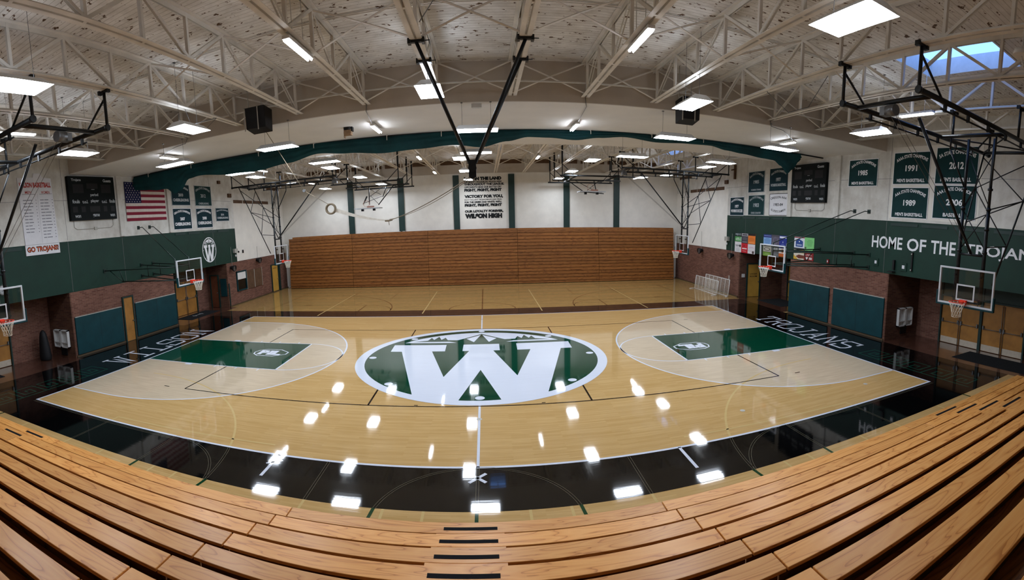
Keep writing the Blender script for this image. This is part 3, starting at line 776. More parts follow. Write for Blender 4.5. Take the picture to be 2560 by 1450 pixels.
# ================================================================ WALL PADS, FOUNTAINS, MATS
def pad(side, y0, y1, z1, label):
    s = 1 if side == 'L' else -1; x = XL + .06 if side == 'L' else XR - .05
    b = MB(); b.box(x, x + s * .07, y0, y1, .10, z1); o = b.build('wall_pad', [M_TEAL], bev=.02)
    tag(o, label, 'wall pad', 'teal wall pads')
    b = MB(); b.box(x, x + s * .072, y0 + .02, y1 - .02, z1, z1 + .03); b.build('pad_cap', [M_GREYM], o)
    b = MB(); b.box(x + s * .070, x + s * .0715, (y0 + y1) / 2 - .006, (y0 + y1) / 2 + .006, .16, z1 - .02); b.build('pad_seam', [M_DARK], o)
    return o
pad('L', 4.78, 7.85, 1.80, 'teal wall pad left of the narrow golden door'); pad('L', 8.85, 12.25, 1.82, 'teal wall pad right of the narrow golden door')
pad('R', 4.88, 8.25, 1.88, 'teal wall pad nearest the fountains on the right wall'); pad('R', 8.55, 11.85, 1.84, 'teal wall pad nearer the right main basket')
def fountain(x0, x1, y, z0, z1, label):
    r = empty('drinking_fountain', ((x0 + x1) / 2, y - .004, z0), label, 'drinking fountain', 'twin drinking fountains')
    w = (x1 - x0) / 2; h = z1 - z0; d = -.16
    for s in (-1, 1):
        c0, c1 = (-w, -.015) if s < 0 else (.015, w)
        b = MB(); t = .045
        b.box(c0, c0 + t, d, 0, 0, h); b.box(c1 - t, c1, d, 0, 0, h); b.box(c0, c1, d, 0, 0, t); b.box(c0, c1, d, 0, h - t, h); b.box(c0, c1, -.02, 0, 0, h)
        m = (c0 + c1) / 2
        sh = b.build('niche_shell', [M_WHITEP], r)
        b = MB(); b.prism([(c0 + t, d), (c1 - t, d), (c1 - t, 0), (c0 + t, 0)], lambda u, v, ww: (u, v, .22 + ww + (v + .16) * -.3), .03); b.tube((m, d + .05, .24), (m, d + .05, .29), .015, 8); b.build('basin', [M_WHITEP], sh)
    b = MB(); b.box(-w * .35, w * .45, -.05, 0, -.37, -.03); b.build('chiller_grille', [M_DARK], r)
    return r
fountain(-17.42, -16.42, 4.65, .44, 1.25, 'white twin drinking fountain in the near left recess')
fountain(16.5, 17.48, 4.75, .58, 1.42, 'white twin drinking fountain in the near right recess')
def matt(name, x0, x1, y0, y1, z, label):
    b = MB(); b.box(x0, x1, y0, y1, z, z + .012); return tag(b.build(name, [M_MAT], bev=.004), label, 'floor mat', 'entrance mats')
matt('entrance_mat', 16.1, 17.5, -2.6, 1.35, .002, 'charcoal entrance mat in front of the near right doors')
matt('entrance_mat', 16.5, 18.2, 13.6, 16.2, .002, 'charcoal entrance mat at the far right doors')
matt('entrance_mat', -17.4, -16.4, -1.8, 1.0, .002, 'charcoal entrance mat in front of the near left doors')
o = matt('entrance_mat', -17.4, -16.2, 13.8, 17.0, .002, 'charcoal entrance mat with a white mark at the far left doors')
b = MB()
for a in ((-16.9, -16.84, 14.9, 15.9), (-17.05, -16.7, 15.0, 15.06), (-17.05, -16.7, 15.75, 15.81)): b.box(*a, .0141, .0146)
b.build('mat_mark', [M_LETG], o)
# dark padded bag in the corner of the left recess
b = MB(); prof = [(0, .02), (.002, .26), (.06, .29), (.2, .30), (.5, .27), (.8, .235), (1.05, .20), (1.22, .16), (1.32, .10), (1.37, .02)]
vs = [(-17.2 - .04 * z_, 3.75, z_) for z_, r_ in prof for a in range(18)]
vs = [(-17.2 - .04 * z_ + r_ * math.cos(a * math.pi / 9), 3.75 + r_ * .9 * math.sin(a * math.pi / 9), z_ + .003) for z_, r_ in prof for a in range(18)]
b.raw(vs, [(i * 18 + k, i * 18 + (k + 1) % 18, (i + 1) * 18 + (k + 1) % 18, (i + 1) * 18 + k) for i in range(len(prof) - 1) for k in range(18)], 0, True)
tag(b.build('padded_bag', [M_DARK]), 'tall dark padded bag standing in the near left recess corner', 'bag')

# ================================================================ BLEACHERS
RISE, RUN, Y0, Z0, SW = .24, .615, -2.17, .30, .26
NR = 13
secs = [(-14.9, -8.86), (-8.84, -2.96), (-2.94, 2.94), (2.96, 8.84), (8.86, 14.9)]
slab = ['pulled-out wooden bleacher section at the far left edge', 'pulled-out wooden bleacher section left of the centre one', 'central pulled-out wooden bleacher section with a taped aisle', 'pulled-out wooden bleacher section right of the centre one', 'pulled-out wooden bleacher section at the far right edge']
aisle = {0: (-10.15, -9.25), 2: (-.57, .43), 4: (9.85, 10.95)}
for si, (x0, x1) in enumerate(secs):
    xc = (x0 + x1) / 2
    r = empty('bleacher_section', (xc, Y0, 0), slab[si], 'bleacher', 'near bleacher sections pulled out')
    hx = (x1 - x0) / 2
    for i in range(NR):
        y = -RUN * i; z = Z0 + RISE * i
        b = MB(); b.box(-hx, hx, y - SW, y, z - .042, z)
        se = b.build('seat_plank', [M_SEAT], r, bev=.006)
        # foot board of the next row and the riser under its seat
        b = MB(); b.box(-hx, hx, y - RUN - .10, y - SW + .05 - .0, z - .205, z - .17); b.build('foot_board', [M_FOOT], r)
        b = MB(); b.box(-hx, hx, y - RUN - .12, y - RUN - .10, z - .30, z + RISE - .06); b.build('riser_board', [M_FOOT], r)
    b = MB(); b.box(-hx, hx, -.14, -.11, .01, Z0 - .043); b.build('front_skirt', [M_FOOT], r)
    for xx in (-hx + .3, 0, hx - .3):
        b = MB(); b.prism([(-.12, .0), (-.12, Z0 - .043), (-RUN * (NR - 1) - .2, Z0 + RISE * (NR - 1) - .33), (-RUN * (NR - 1) - .2, 0)], lambda u, v, w: (xx - .03 + w, u, max(0, v - (.30 if u < -1 else .0)) if 0 else v), .06) if 0 else b.box(xx - .03, xx + .03, -RUN * (NR - 1) - .2, -.2, .02, .10); b.build('floor_runner', [M_STEEL], r)
    if si in aisle:
        a0, a1 = aisle[si][0] - xc, aisle[si][1] - xc
        for i in range(NR - 1):
            y = -RUN * i; z = Z0 + RISE * i
            b = MB(); b.box(a0, a1, y - RUN + .012, y - SW - .006, z - .04, z + .0); b.box(a0, a1, y - RUN - .02, y - RUN + .012, z + .0, z + RISE - .05); st = b.build('aisle_step', [M_SEAT], r)
            b = MB(); b.box(a0 + .1, a1 - .1, y - .19, y - .12, z + .0005, z + .0025); b.build('grip_strip', [M_GRIP], r)
            b = MB(); b.box(a0 + .1, a1 - .1, y - RUN + .03, y - RUN + .10, z + .0005, z + .0025); b.build('grip_strip', [M_GRIP], st)
# folded bleachers on the far side
def folded(x0, x1, label, lower):
    xc = (x0 + x1) / 2; hx = (x1 - x0) / 2
    r = empty('folded_bleacher', (xc, 27.0, 0), label, 'folded bleacher', 'folded far bleachers')
    n = 17; z = .02
    hs = [.16] + [.245] * 16
    for i in range(n):
        h = hs[i]
        b = MB(); y = .018 * i
        b.box(-hx, hx, y, y + .05, z + .016, z + h - .016)
        b.build('front_board', [M_FOLD], r); z += h
    b = MB(); b.prism([(.045, 0), (.018 * 16 + .045, z - .02), (.36, z - .02), (.36, 0)], lambda u, v, w: (-hx + .01 + w, u, v), 2 * hx - .02); b.build('backing', [M_GAP], r)  # dark filler, paints the shade behind the front boards
    b = MB()
    if lower: b.box(-hx + .3, hx, .36, .86, 0, z + .11)
    else: b.box(-hx, hx, .36, .86, 0, z + .11)
    b.build('back_panel', [M_FOLD], r)
fx = [-15.5, -10.1, -4.1, 2.7, 9.0, 15.3]
fl = ['folded wooden bleacher section beside the left wall', 'folded wooden bleacher section behind the left far basket frame', 'folded wooden bleacher section under the fight song lettering', 'folded wooden bleacher section right of the lettering', 'folded wooden bleacher section beside the right wall']
for i in range(5): folded(fx[i] + .01, fx[i + 1] - .01, fl[i], i == 0)
# goals
def goal(x, y0, y1, h, lean, d, label):
    g = empty('futsal_goal', (x, (y0 + y1) / 2, 0), label, 'goal', 'white goals by the right wall'); hw = (y1 - y0) / 2
    b = MB(); r = .025
    top = lean
    b.tube((0, -hw, .025), (top, -hw, h), r); b.tube((0, hw, .025), (top, hw, h), r); b.tube((top, -hw, h), (top, hw, h), r)
    b.build('goal_frame', [M_WHITEP], g)
    b = MB()
    b.tube((0, -hw, .025), (0, hw, .025), r * .8); b.tube((-d, -hw, .025), (0, -hw, .025), r * .8); b.tube((-d, hw, .025), (0, hw, .025), r * .8)
    for k in range(1, 6): y = -hw + 2 * hw * k / 6; b.tube((0, y, .025), (top, y, h), r * .5, 6)
    b.build('goal_stay', [M_WHITEP], g)
    b = MB()
    for k in range(1, 22): t = k / 22; b.tube((top * t, -hw, h * t), (top * t, hw, h * t), .0035, 4)
    for k in range(1, 40): y = -hw + 2 * hw * k / 40; b.tube((0, y, .03), (top, y, h), .0025, 4)
    b.build('goal_net', [M_NET], g)
goal(15.3, 17.85, 21.3, 1.10, .10, .2, 'taller white goal frame leaning against the right brick wall')
goal(14.8, 18.5, 21.9, .95, .12, .40, 'lower white goal standing in front of the taller goal')

# ================================================================ LIGHTS
def highbay(x, y, z, along, label, zt):
    r = empty('highbay_light', (x, y, z), label, 'ceiling light', 'fluorescent highbay lights')
    L, Wd = 1.24, .60
    def P(u, v, w): return (v, u, w) if along == 'y' else (u, v, w)
    b = MB(); hl, hw = L / 2, Wd / 2
    lo = [(-hl, -hw), (hl, -hw), (hl, hw), (-hl, hw)]; up = [(-hl + .10, -hw + .16), (hl - .10, -hw + .16), (hl - .10, hw - .16), (-hl + .10, hw - .16)]
    vs = [P(*p, 0) for p in lo] + [P(*p, .14) for p in up] + [P(*p, -.0) for p in [(q[0] * .975, q[1] * .95) for q in lo]]
    fs = [(0, 1, 5, 4), (1, 2, 6, 5), (2, 3, 7, 6), (3, 0, 4, 7), (4, 5, 6, 7)]
    b.raw(vs, fs); b.build('lamp_housing', [M_WHITEP], r)
    b = MB(); b.face([P(*p, -.004) for p in [(q[0] * .985, q[1] * .97) for q in lo]]); b.build('lamp_diffuser', [M_LAMP], r)
    for u in (-hl + .2, hl - .2):
        b = MB(); b.tube(P(u, 0, .13), P(u, 0, (ZD if zt > ZS + .01 else ZS) - z + .01), .005, 5); b.box(*[c for pr_ in zip([a - .03 for a in P(u, 0, 0)[:2]], [a + .03 for a in P(u, 0, 0)[:2]]) for c in pr_], (ZD if zt > ZS + .01 else ZS) - z - .02, (ZD if zt > ZS + .01 else ZS) - z + .002); b.build('hanging_wire', [M_STEEL], r)
    if zt > ZS + .01:
        b = MB(); b.face([P(*p, .142) for p in ((-hl + .14, -.05), (hl - .14, -.05), (hl - .14, .05), (-hl + .14, .05))]); b.build('added_uplight_panel', [M_UP], r)  # added glowing panel that lifts the deck and trusses
    return r
def striplight(x, y, z, label, n=2):
    r = empty('strip_light', (x, y, z), label, 'strip light', 'narrow fluorescent strip lights')
    b = MB(); b.box(-.07, .07, -.62, .62, 0, .06); b.build('lamp_housing', [M_WHITEP], r)
    b = MB(); top = (ZD - z + .01) if (z > ZS + .02 or z < ZS - .2) else .15
    for v in (-.28, .28): b = MB(); b.tube((0, v, .05), (0, v, top), .008, 6); b.build('hanger_rod', [M_WHITEP], r)
    for s in (-1, 1): b = MB(); b.tube((s * .04, -.6, -.022), (s * .04, .6, -.022), .019, 8); b.build('lamp_tube', [M_TUBE], r)
H = [(-.98, 2.95, 7.96, 'y', 'square-looking highbay light beside the left pipe of the hanging V frame', ZC), (5.0, -3.7, 7.75, 'y', 'largest and nearest highbay light at the top right', ZC), (-6.5, -4.0, 7.75, 'y', 'highbay light above the camera on the left, outside the top edge', ZC), (-10.95, .3, 7.75, 'y', 'nearest highbay light at the left edge beside the basket frame', ZC) if 0 else (-11.4, -1.9, 7.9, 'y', 'bright highbay light cut by the left edge of the picture', ZC),
     (-10.65, 1.08, 7.75, 'y', 'highbay light below the near left basket frame', ZC), (-7.12, 1.93, 7.75, 'y', 'highbay light left of the hanging black speaker', ZC), (5.41, 2.48, 7.75, 'y', 'highbay light in front of the right hanging speaker', ZC), (10.82, 1.55, 7.75, 'y', 'highbay light left of the near right basket frame', ZC),
     (-9.78, 4.75, 7.45, 'x', 'crosswise highbay light under the beam, leftmost of five', ZS), (-6.04, 5.2, 7.45, 'x', 'crosswise highbay light under the beam below the left speaker', ZS), (.09, 5.4, 7.45, 'x', 'crosswise highbay light under the beam at the centre', ZS), (6.25, 5.6, 7.45, 'x', 'crosswise highbay light under the beam right of centre', ZS), (10.01, 5.13, 7.45, 'x', 'crosswise highbay light under the beam, rightmost of five', ZS),
     (-10.3, 10.4, 7.56, 'x', 'crosswise highbay light beyond the curtain, leftmost', ZS), (-6.25, 10.4, 7.56, 'x', 'crosswise highbay light beyond the curtain, second from left', ZS), (-.02, 10.4, 7.5, 'x', 'crosswise highbay light beyond the curtain at the centre', ZS), (6.35, 10.4, 7.42, 'x', 'crosswise highbay light beyond the curtain, second from right', ZS), (10.5, 10.4, 7.46, 'x', 'crosswise highbay light beyond the curtain, rightmost', ZS)]
for i, (px, cx) in enumerate(((-11.3, 'first column from the left wall'), (-7.15, 'second column from the left wall'), (-.85, 'centre column'), (5.65, 'second column from the right wall'), (11.95, 'column nearest the right wall'))):
    for j, (yy, ro) in enumerate(((13.9, 'front row'), (19.6, 'middle row'), (25.6, 'back row'))):
        if px < -11 and j > 0: xx = -11.45
        else: xx = px
        if px > 11 and j == 2: continue
        H.append((xx, yy + (.9 if px > 5 and j < 2 else 0), 7.75, 'y', 'far bay highbay light, %s, %s' % (ro, cx), ZC))
H.append((11.1, 23.3, 7.75, 'y', 'far bay highbay light low over the right far corner', ZC))
for h in H: highbay(*h)
ST = [(-3.15, .05, ZC - .14, 'strip light on the truss left of the hanging V frame'), (3.3, .3, ZC - .14, 'strip light on the truss right of the hanging V frame'), (-10.8, -1.0, ZC - .14, 'strip light at the left edge under the near left basket frame'), (11.3, .2, ZC - .14, 'strip light seen through the near right basket frame'),
      (-3.36, 7.6, ZS - .14, 'strip light under the beam beside the brown winch'), (3.54, 8.4, ZS - .14, 'strip light under the beam right of centre'), (-11.4, 6.7, ZS - .14, 'strip light under the beam near the left wall'), (11.8, 7.3, ZS - .14, 'strip light under the beam near the right wall'),
      (-3.15, 16.9, ZC - .14, 'far bay strip light left of centre, nearer one'), (-3.15, 24.9, ZC - .14, 'far bay strip light left of centre, farther one'), (3.3, 18.1, ZC - .14, 'far bay strip light right of centre'), (-11.75, 15.6, ZC - .14, 'far bay strip light above the left far basket frame'), (-11.2, 21.8, 7.9, 'far bay strip light behind the left far basket frame'), (11.4, 25.3, 7.9, 'far bay strip light behind the right far basket frame')]
for s in ST: striplight(*s)

# ================================================================ BASKETS
def hoop_parts(root, bx, by, bz, s, tilt=0, faint=False):
    """backboard at x = bx (root space), facing the side s; bz = bottom edge"""
    def P(x, y, z): return (bx + s * x, by + y, bz + z)
    W2, Hh = .915, 1.07
    b = MB(); b.box(bx - .006, bx + .006, by - W2 + .03, by + W2 - .03, bz + .03, bz + Hh - .03); b.build('glass_pane', [M_GLASS], root)
    b = MB(); t = .05
    for y0, y1, z0, z1 in ((-W2, W2, 0, t), (-W2, W2, Hh - t, Hh), (-W2, -W2 + t, t, Hh - t), (W2 - t, W2, t, Hh - t)):
        b.box(bx - .03, bx + .03, by + y0, by + y1, bz + z0, bz + z1)
    b.build('board_frame', [M_FRAMEW], root, bev=.005)
    b = MB(); t = .045; w2, h0, h1 = .305, .15, .61
    for y0, y1, z0, z1 in ((-w2, w2, h0, h0 + t), (-w2, w2, h1 - t, h1), (-w2, -w2 + t, h0 + t, h1 - t), (w2 - t, w2, h0 + t, h1 - t)):
        b.box(bx + s * .007, bx + s * .010, by + y0, by + y1, bz + z0, bz + z1)
    b.build('target_square', [M_FRAMEW], root)
    b = MB()
    b.box(bx - .045, bx + .045, by - W2 - .03, by + W2 + .03, bz - .05, bz + .005)
    for q in (-1, 1): b.box(bx - .045, bx + .045, by + q * (W2 + .002), by + q * (W2 + .05), bz - .05, bz + .36)
    b.build('edge_padding', [M_TEAL], root, bev=.01)
    zr = .15; cx = .15 + .229
    b = MB(); b.path([P(cx + .229 * math.cos(a * math.pi / 16), .229 * math.sin(a * math.pi / 16), zr) for a in range(32)], .011, 8, 0, True)
    rim = b.build('rim', [M_ORANGE], root)
    b = MB()
    b.prism([(-.08, zr - .11), (.08, zr - .11), (.11, zr + .03), (-.11, zr + .03)], lambda u, v, w: P(.03 + w, u, v), .10)
    for q in (-1, 1): b.tube(P(.12, q * .08, zr - .01), P(.24, q * .20, zr - .005), .012, 6)
    b.box(min(bx + s * .10, bx + s * .2), max(bx + s * .10, bx + s * .2), by - .07, by + .07, bz + zr - .02, bz + zr + .012)
    b.build('rim_bracket', [M_ORANGE], rim)
    b = MB(); n = 12; rr = [.225, .185, .150, .130, .125]; zz = [0, -.11, -.21, -.30, -.40]
    for d in (1, -1):
        for k in range(n):
            pts = []
            for i in range(5):
                a = 2 * math.pi * (k + d * .5 * i) / n
                pts.append(P(cx + rr[i] * math.cos(a), rr[i] * math.sin(a), zr + zz[i] - .01))
            b.path(pts, .0055, 4)
    b.path([P(cx + .125 * math.cos(a * math.pi / 12), .125 * math.sin(a * math.pi / 12), zr - .41) for a in range(24)], .006, 4, 0, True)
    b.build('net', [M_NET], root)
def pipes(name, segs, mat, parent, n=8, joints=False):
    b = MB()
    for p, q, r in segs:
        b.tube(p, q, r, n)
        if joints:
            for e in (p, q): b.tube(Vector(e) - (Vector(q) - Vector(p)).normalized() * r * .6, Vector(e) + (Vector(q) - Vector(p)).normalized() * r * .6, r * 1.35, n)
    return b.build(name, [mat], parent)
# ---- main court baskets, carried by struts from the side walls
def wall_basket(s, yc, label):
    bx = s * 11.6
    r = empty('wall_mounted_basket', (0, 0, 0), label, 'basketball hoop', 'main court baskets on wall struts')
    hoop_parts(r, bx, yc, 2.9, -s)
    X = XL if s < 0 else XR; o = 12.0 * s; sy = 1 if s < 0 else -1
    y1, y2, y3 = (9.75, 10.7, 7.05) if s < 0 else (7.1, 6.1, 9.6)
    g1, g2 = (9.8, 10.7) if s < 0 else (7.2, 6.27)
    e1, e2 = (7.15, 8.15) if s < 0 else (8.15, 7.2)
    for z in (3.70, 3.13):
        pipes('wall_strut', [((X, y1, z), (o, e1, z), .028)], M_PIPEG, r); pipes('wall_strut', [((X, y2, z), (o, e2, z), .028)], M_PIPEG, r)
    yy = e1 if s < 0 else e1
    pipes('wall_strut', [((X, y3, 3.68), (o, yy + .02, 3.68), .026), ((X - s * .9, y3 + .2 * sy, 3.12), (o, yy, 3.12), .026), ((X - s * .35, y3, 3.68), (X - s * .95, y3 + .2 * sy, 3.12), .02), ((X - s * 1.0, y3, 3.68), (X - s * 1.0, y3 + .2 * sy, 3.12), .02)], M_PIPEG, r)
    for (ya, yb) in ((y1, e1), (y2, e2)):
        t = .22; p = lambda z: (X + (o - X) * t, ya + (yb - ya) * t, z)
        pipes('strut_post', [(p(3.70), p(3.13), .024)], M_PIPEG, r)
    for (ga, ea) in ((g1, e1), (g2, e2)):
        pipes('guy_rod', [((X, ga, 5.64), (X - s * .28, ga, 5.64), .02), ((X - s * .28, ga, 5.64), (o, ea, 4.02), .02)], M_PIPEG, r)
    pipes('back_frame', [((o, 7.15, 2.98), (o, 7.15, 4.05), .03), ((o, 8.15, 2.98), (o, 8.15, 4.05), .03), ((o, 7.15, 3.70), (o, 8.15, 3.70), .025), ((o, 7.15, 3.13), (o, 8.15, 3.13), .025), ((o, 7.15, 3.90), (bx, 7.0, 3.90), .02), ((o, 8.15, 3.90), (bx, 8.25, 3.90), .02), ((o, 7.15, 3.0), (bx, 7.0, 2.97), .02), ((o, 8.15, 3.0), (bx, 8.25, 2.97), .02)], M_PIPEG, r)
    for y, z in ((y1, 3.70), (y1, 3.13), (y2, 3.70), (y2, 3.13), (y3, 3.68), (g1, 5.64), (g2, 5.64)):
        b = MB(); b.box(X - s * .03, X, y - .09, y + .09, z - .09, z + .09); b.build('wall_plate', [M_PIPEG], r)
wall_basket(-1, CY, 'main court basketball hoop on the left, in front of the round wall emblem')
wall_basket(1, CY, 'main court basketball hoop on the right, in front of the advertising posters')
# ---- baskets hung from the roof trusses by big pipe frames
def hung_basket(s, yc, label, thick=1.0, mast=True):
    r = empty('ceiling_hung_basket', (0, 0, 0), label, 'basketball hoop', 'baskets hanging from ceiling frames')
    bx = s * 11.6
    hoop_parts(r, bx, yc, 2.9, -s)
    z = 7.58; xi = s * 7.55; xo = s * 14.0; R1 = .057 * thick; d = 1.07
    for q in (-1, 1):
        y = yc + q * d
        pipes('frame_rail', [((xi, y, z), (xo, y, z), R1)], M_PIPE, r, 10, True)
        b = MB()
        x0 = s * 8.45
        b.tube((x0 - s * .15, y, z - .17), (s * 13.0, y, z - .17), .022 * thick, 8)
        for k in range(6): xx = x0 + s * k * .9; b.box(xx - .03, xx + .03, y - .03, y + .03, z - .2, z - R1 * .5)
        b.build('guide_rail', [M_PIPE], r)
        for xx, dg in ((xi, .75), (s * 11.85, 0), (xo, -.75)):
            hseg = [((xx, y, z), (xx, y, ZC), .038 * thick)]
            if dg: hseg.append(((xx, y, ZC - .18), (xx + s * dg, y, z + .04), .026 * thick))
            h = pipes('drop_hanger', hseg, M_PIPE, r)
            b = MB(); b.box(xx - .13, xx + .13, y - .035, y + .035, ZC - .05, ZC); b.box(xx - .16, xx - .10, y - .05, y + .05, ZC - .07, ZC + .02); b.box(xx + .10, xx + .16, y - .05, y + .05, ZC - .07, ZC + .02); b.build('beam_clamp', [M_PIPE], h)
    for xx in (s * 8.0, s * 11.3, s * 13.6):
        pipes('cross_pipe', [((xx, yc - d, z), (xx, yc + d, z), R1 * .9)], M_PIPE, r, 10)
    pipes('frame_brace', [((s * 11.3, yc - d, z - .02), (s * 13.6, yc + d, z - .02), .022), ((s * 11.3, yc + d, z - .02), (s * 13.6, yc - d, z - .02), .022), ((s * 9.3, yc - d, z + .0), (s * 9.3, yc - d, z - .45), .03), ((s * 9.3, yc - .5 * d, z - .17), (s * 9.3, yc - d, z - .17), .02)][:2], M_PIPE, r)
    # winch on the inner cross pipe
    b = MB(); b.tube((s * 8.0, yc - .12, z - .18), (s * 8.0, yc + .12, z - .18), .12, 14); b.box(s * 8.0 - .1, s * 8.0 + .1, yc + .12, yc + .26, z - .28, z - .1); b.build('hoist_motor', [M_STEEL], r)
    # masts
    m = .42
    for q in (-1, 1):
        y = yc + q * m; x = s * 11.75
        b = MB(); b.tube((x, y, z), (x, y, 5.6), .045 * thick, 10); b.tube((x, y, 5.7), (x, y, 3.0), .056 * thick, 10)
        for zz in (6.2, 5.65, 5.1, 4.45): b.tube((x, y, zz - .03), (x, y, zz + .03), .075 * thick, 10)
        b.build('mast', [M_PIPE], r)
        seg = [((s * 13.6, yc + q * d * .93, z), (s * 12.0, yc + q * .62, 3.55 if q < 0 else 4.4), .030 * thick)]
        pipes('rear_brace', seg, M_PIPE, r)
        pipes('side_brace', [((s * 11.3, yc + q * (m + .30), z), (s * 11.3, yc + q * (m + .30), z - .35), .026), ((s * 11.3, yc + q * (m + .30), z - .35), (x, y, 6.2), .026)], M_PIPE, r)
    yy0, yy1 = yc - m, yc + m; x = s * 11.78
    pipes('mast_cross_brace', [((x, yy0, 7.2), (x, yy1, 5.7), .014), ((x, yy1, 7.2), (x, yy0, 5.7), .014), ((x, yy0, 5.6), (x, yy1, 4.5), .014), ((x, yy1, 5.6), (x, yy0, 4.5), .014)], M_PIPE, r, 6)
    # lattice between the rear braces
    def RB(q, t):
        a = Vector((s * 13.6, yc + q * d * .93, z)); c = Vector((s * 12.0, yc + q * .62, 3.55 if q < 0 else 4.4)); return a + (c - a) * t
    L = []
    for t0, t1 in ((.05, .38), (.38, .72)):
        L += [(RB(-1, t0), RB(1, t1), .018), (RB(1, t0), RB(-1, t1), .018)]
    L += [(RB(-1, .38), (s * 11.78, yc - m, 5.65), .018), (RB(1, .38), (s * 11.78, yc + m, 5.65), .018), (RB(-1, .72), (s * 11.78, yc - m, 4.6), .018), (RB(1, .72), (s * 11.78, yc + m, 4.6), .018)]
    pipes('lattice_brace', L, M_PIPE, r, 6)
    for sg_ in [((s * 11.75, yc - m, 4.36), (s * 11.75, yc + m, 4.36), .035), ((s * 11.75, yc - m, 3.0), (s * 11.75, yc + m, 3.0), .03), ((s * 11.75, yc - m, 3.75), (bx, yc - m, 3.75), .03), ((s * 11.75, yc + m, 3.75), (bx, yc + m, 3.75), .03), ((s * 11.75, yc - m, 3.12), (bx, yc - m, 3.12), .03), ((s * 11.75, yc + m, 3.12), (bx, yc + m, 3.12), .03), ((bx + s * .03, yc - m, 2.95), (bx + s * .03, yc - m, 3.92), .014), ((bx + s * .03, yc + m, 2.95), (bx + s * .03, yc + m, 3.92), .014)]:
        pipes('mast_tie', [sg_], M_PIPE, r)
    pipes('hoist_strut', [((s * 9.0, yc + .05, z - .1), (s * 11.70, yc, 4.40), .042 * thick)], M_PIPE, r)
    for sg_ in [((s * 8.0, yc - .05, z - .2), (s * 11.72, yc - .06, 4.40), .008), ((s * 8.0, yc + .1, z - .2), (s * 11.72, yc + .1, 4.40), .008)]:
        pipes('hoist_cable', [sg_], M_STEEL, r, 4)
    return r
hung_basket(1, -1.83, 'nearest right basketball hoop hanging from the big black pipe frame')
hung_basket(-1, -1.83, 'nearest left basketball hoop, cut by the left edge, under its pipe frame')
hung_basket(-1, 17.07, 'far left basketball hoop hanging before the folded bleachers', .85)
hung_basket(1, 17.07, 'far right basketball hoop hanging above the white goals', .85)
# ---- folded-up cross baskets of the far bay
def folded_basket(xa, xb, xm, zb, label, flat):
    r = empty('folded_basket', (0, 0, 0), label, 'folded basketball hoop', 'folded-up baskets of the far bay')
    z = 7.55
    for y in (21.0, 24.4, 26.7):
        pipes('frame_rail', [((xa, y, z), (xb, y, z), .05)], M_PIPE, r, 8)
        for xx, dx in ((xa + .15, .75), (xb - .15, -.75)):
            pipes('drop_hanger', [((xx, y, z), (xx, y, ZC), .035), ((xx, y, ZC - .15), (xx + dx, y, z), .024)], M_PIPE, r, 6)
            b = MB(); b.box(xx - .05, xx + .05, y - .05, y + .05, ZC - .03, ZD); b.build('roof_hanger', [M_PIPE], r)
    for x in (xa + 1.1, xb - 1.2): pipes('cross_pipe', [((x, 20.8, z), (x, 26.9, z), .045)], M_PIPE, r, 8)
    yb = 24.3
    b = MB(); b.box(xm - .9, xm + .9, yb - .5, yb + .5, zb - .012, zb + .012); b.build('glass_pane', [M_GLASS], r)
    b = MB()
    for a in ((-.92, .92, -.53, -.48), (-.92, .92, .48, .53), (-.92, -.87, -.48, .48), (.87, .92, -.48, .48)): b.box(xm + a[0], xm + a[1], yb + a[2], yb + a[3], zb - .03, zb + .03)
    b.build('board_frame', [M_FRAMEW], r)
    for q in (-.42, .42): b = MB(); b.box(xm + q - .08, xm + q + .08, yb - .1, yb + .1, zb - .18, zb - .03); b.build('board_clamp', [M_DARK], r)
    b = MB(); cy = yb - .1
    b.path([(xm - .1 + .22 * math.cos(a * math.pi / 10), cy, zb + .32 + .22 * math.sin(a * math.pi / 10)) for a in range(20)], .014, 6, 0, True)
    b.box(xm - .05, xm + .45, cy - .05, cy + .05, zb + .05, zb + .16); b.build('rim', [col('#B98A7C')], r)
    b = MB()
    for k in range(8): a = k * math.pi / 4; b.path([(xm - .1 + .2 * math.cos(a), cy, zb + .32 + .2 * math.sin(a)), (xm - .1 + .12 * math.cos(a + .4), cy - .2, zb + .28 + .12 * math.sin(a + .4)), (xm - .1 + .1 * math.cos(a + .8), cy - .36, zb + .2 + .1 * math.sin(a + .8))], .008, 4)
    b.build('net', [M_NET], r)
    if flat: sg = [((xm - 1.7, 24.4, z), (xm - .6, yb, zb + .03), .03), ((xm + .2, 24.4, z), (xm + .35, yb, zb + .03), .035), ((xm - .6, yb, zb), (xm + .9, yb, zb - .12), .03), ((xm - 1.2, 24.4, z), (xm + .2, yb, zb + .1), .02), ((xm + .6, 24.4, z), (xm - .3, yb, zb + .1), .02)]
    else: sg = [((xm + .1, 24.4, z), (xm + .1, yb, zb + .25), .035), ((xm + 1.9, 24.4, z), (xm + .75, yb, zb + .2), .035), ((xm + 1.4, 24.4, z), (xm + 1.1, yb, zb + .75), .03), ((xm - .05, yb, zb + .85), (xm - .35, yb, zb + .3), .05), ((xm + .2, 24.2, zb + .9), (xm + .8, 24.2, zb + .25), .016), ((xm - .2, 24.2, zb + .4), (xm + 1.1, 24.2, zb + .8), .016), ((xm + .0, 24.1, z - .1), (xm + 1.0, 24.1, zb + .9), .016), ((xm + 1.2, 24.1, z - .1), (xm + .2, 24.1, zb + .8), .016)]
    pipes('folding_arm', sg, M_PIPE, r, 8)
folded_basket(-9.5, -4.9, -7.9, 6.02, 'folded-up basket with washed orange rim left of the lettering', False)
folded_basket(5.0, 9.9, 7.75, 6.75, 'flat folded-up basket hanging right of the lettering', True)
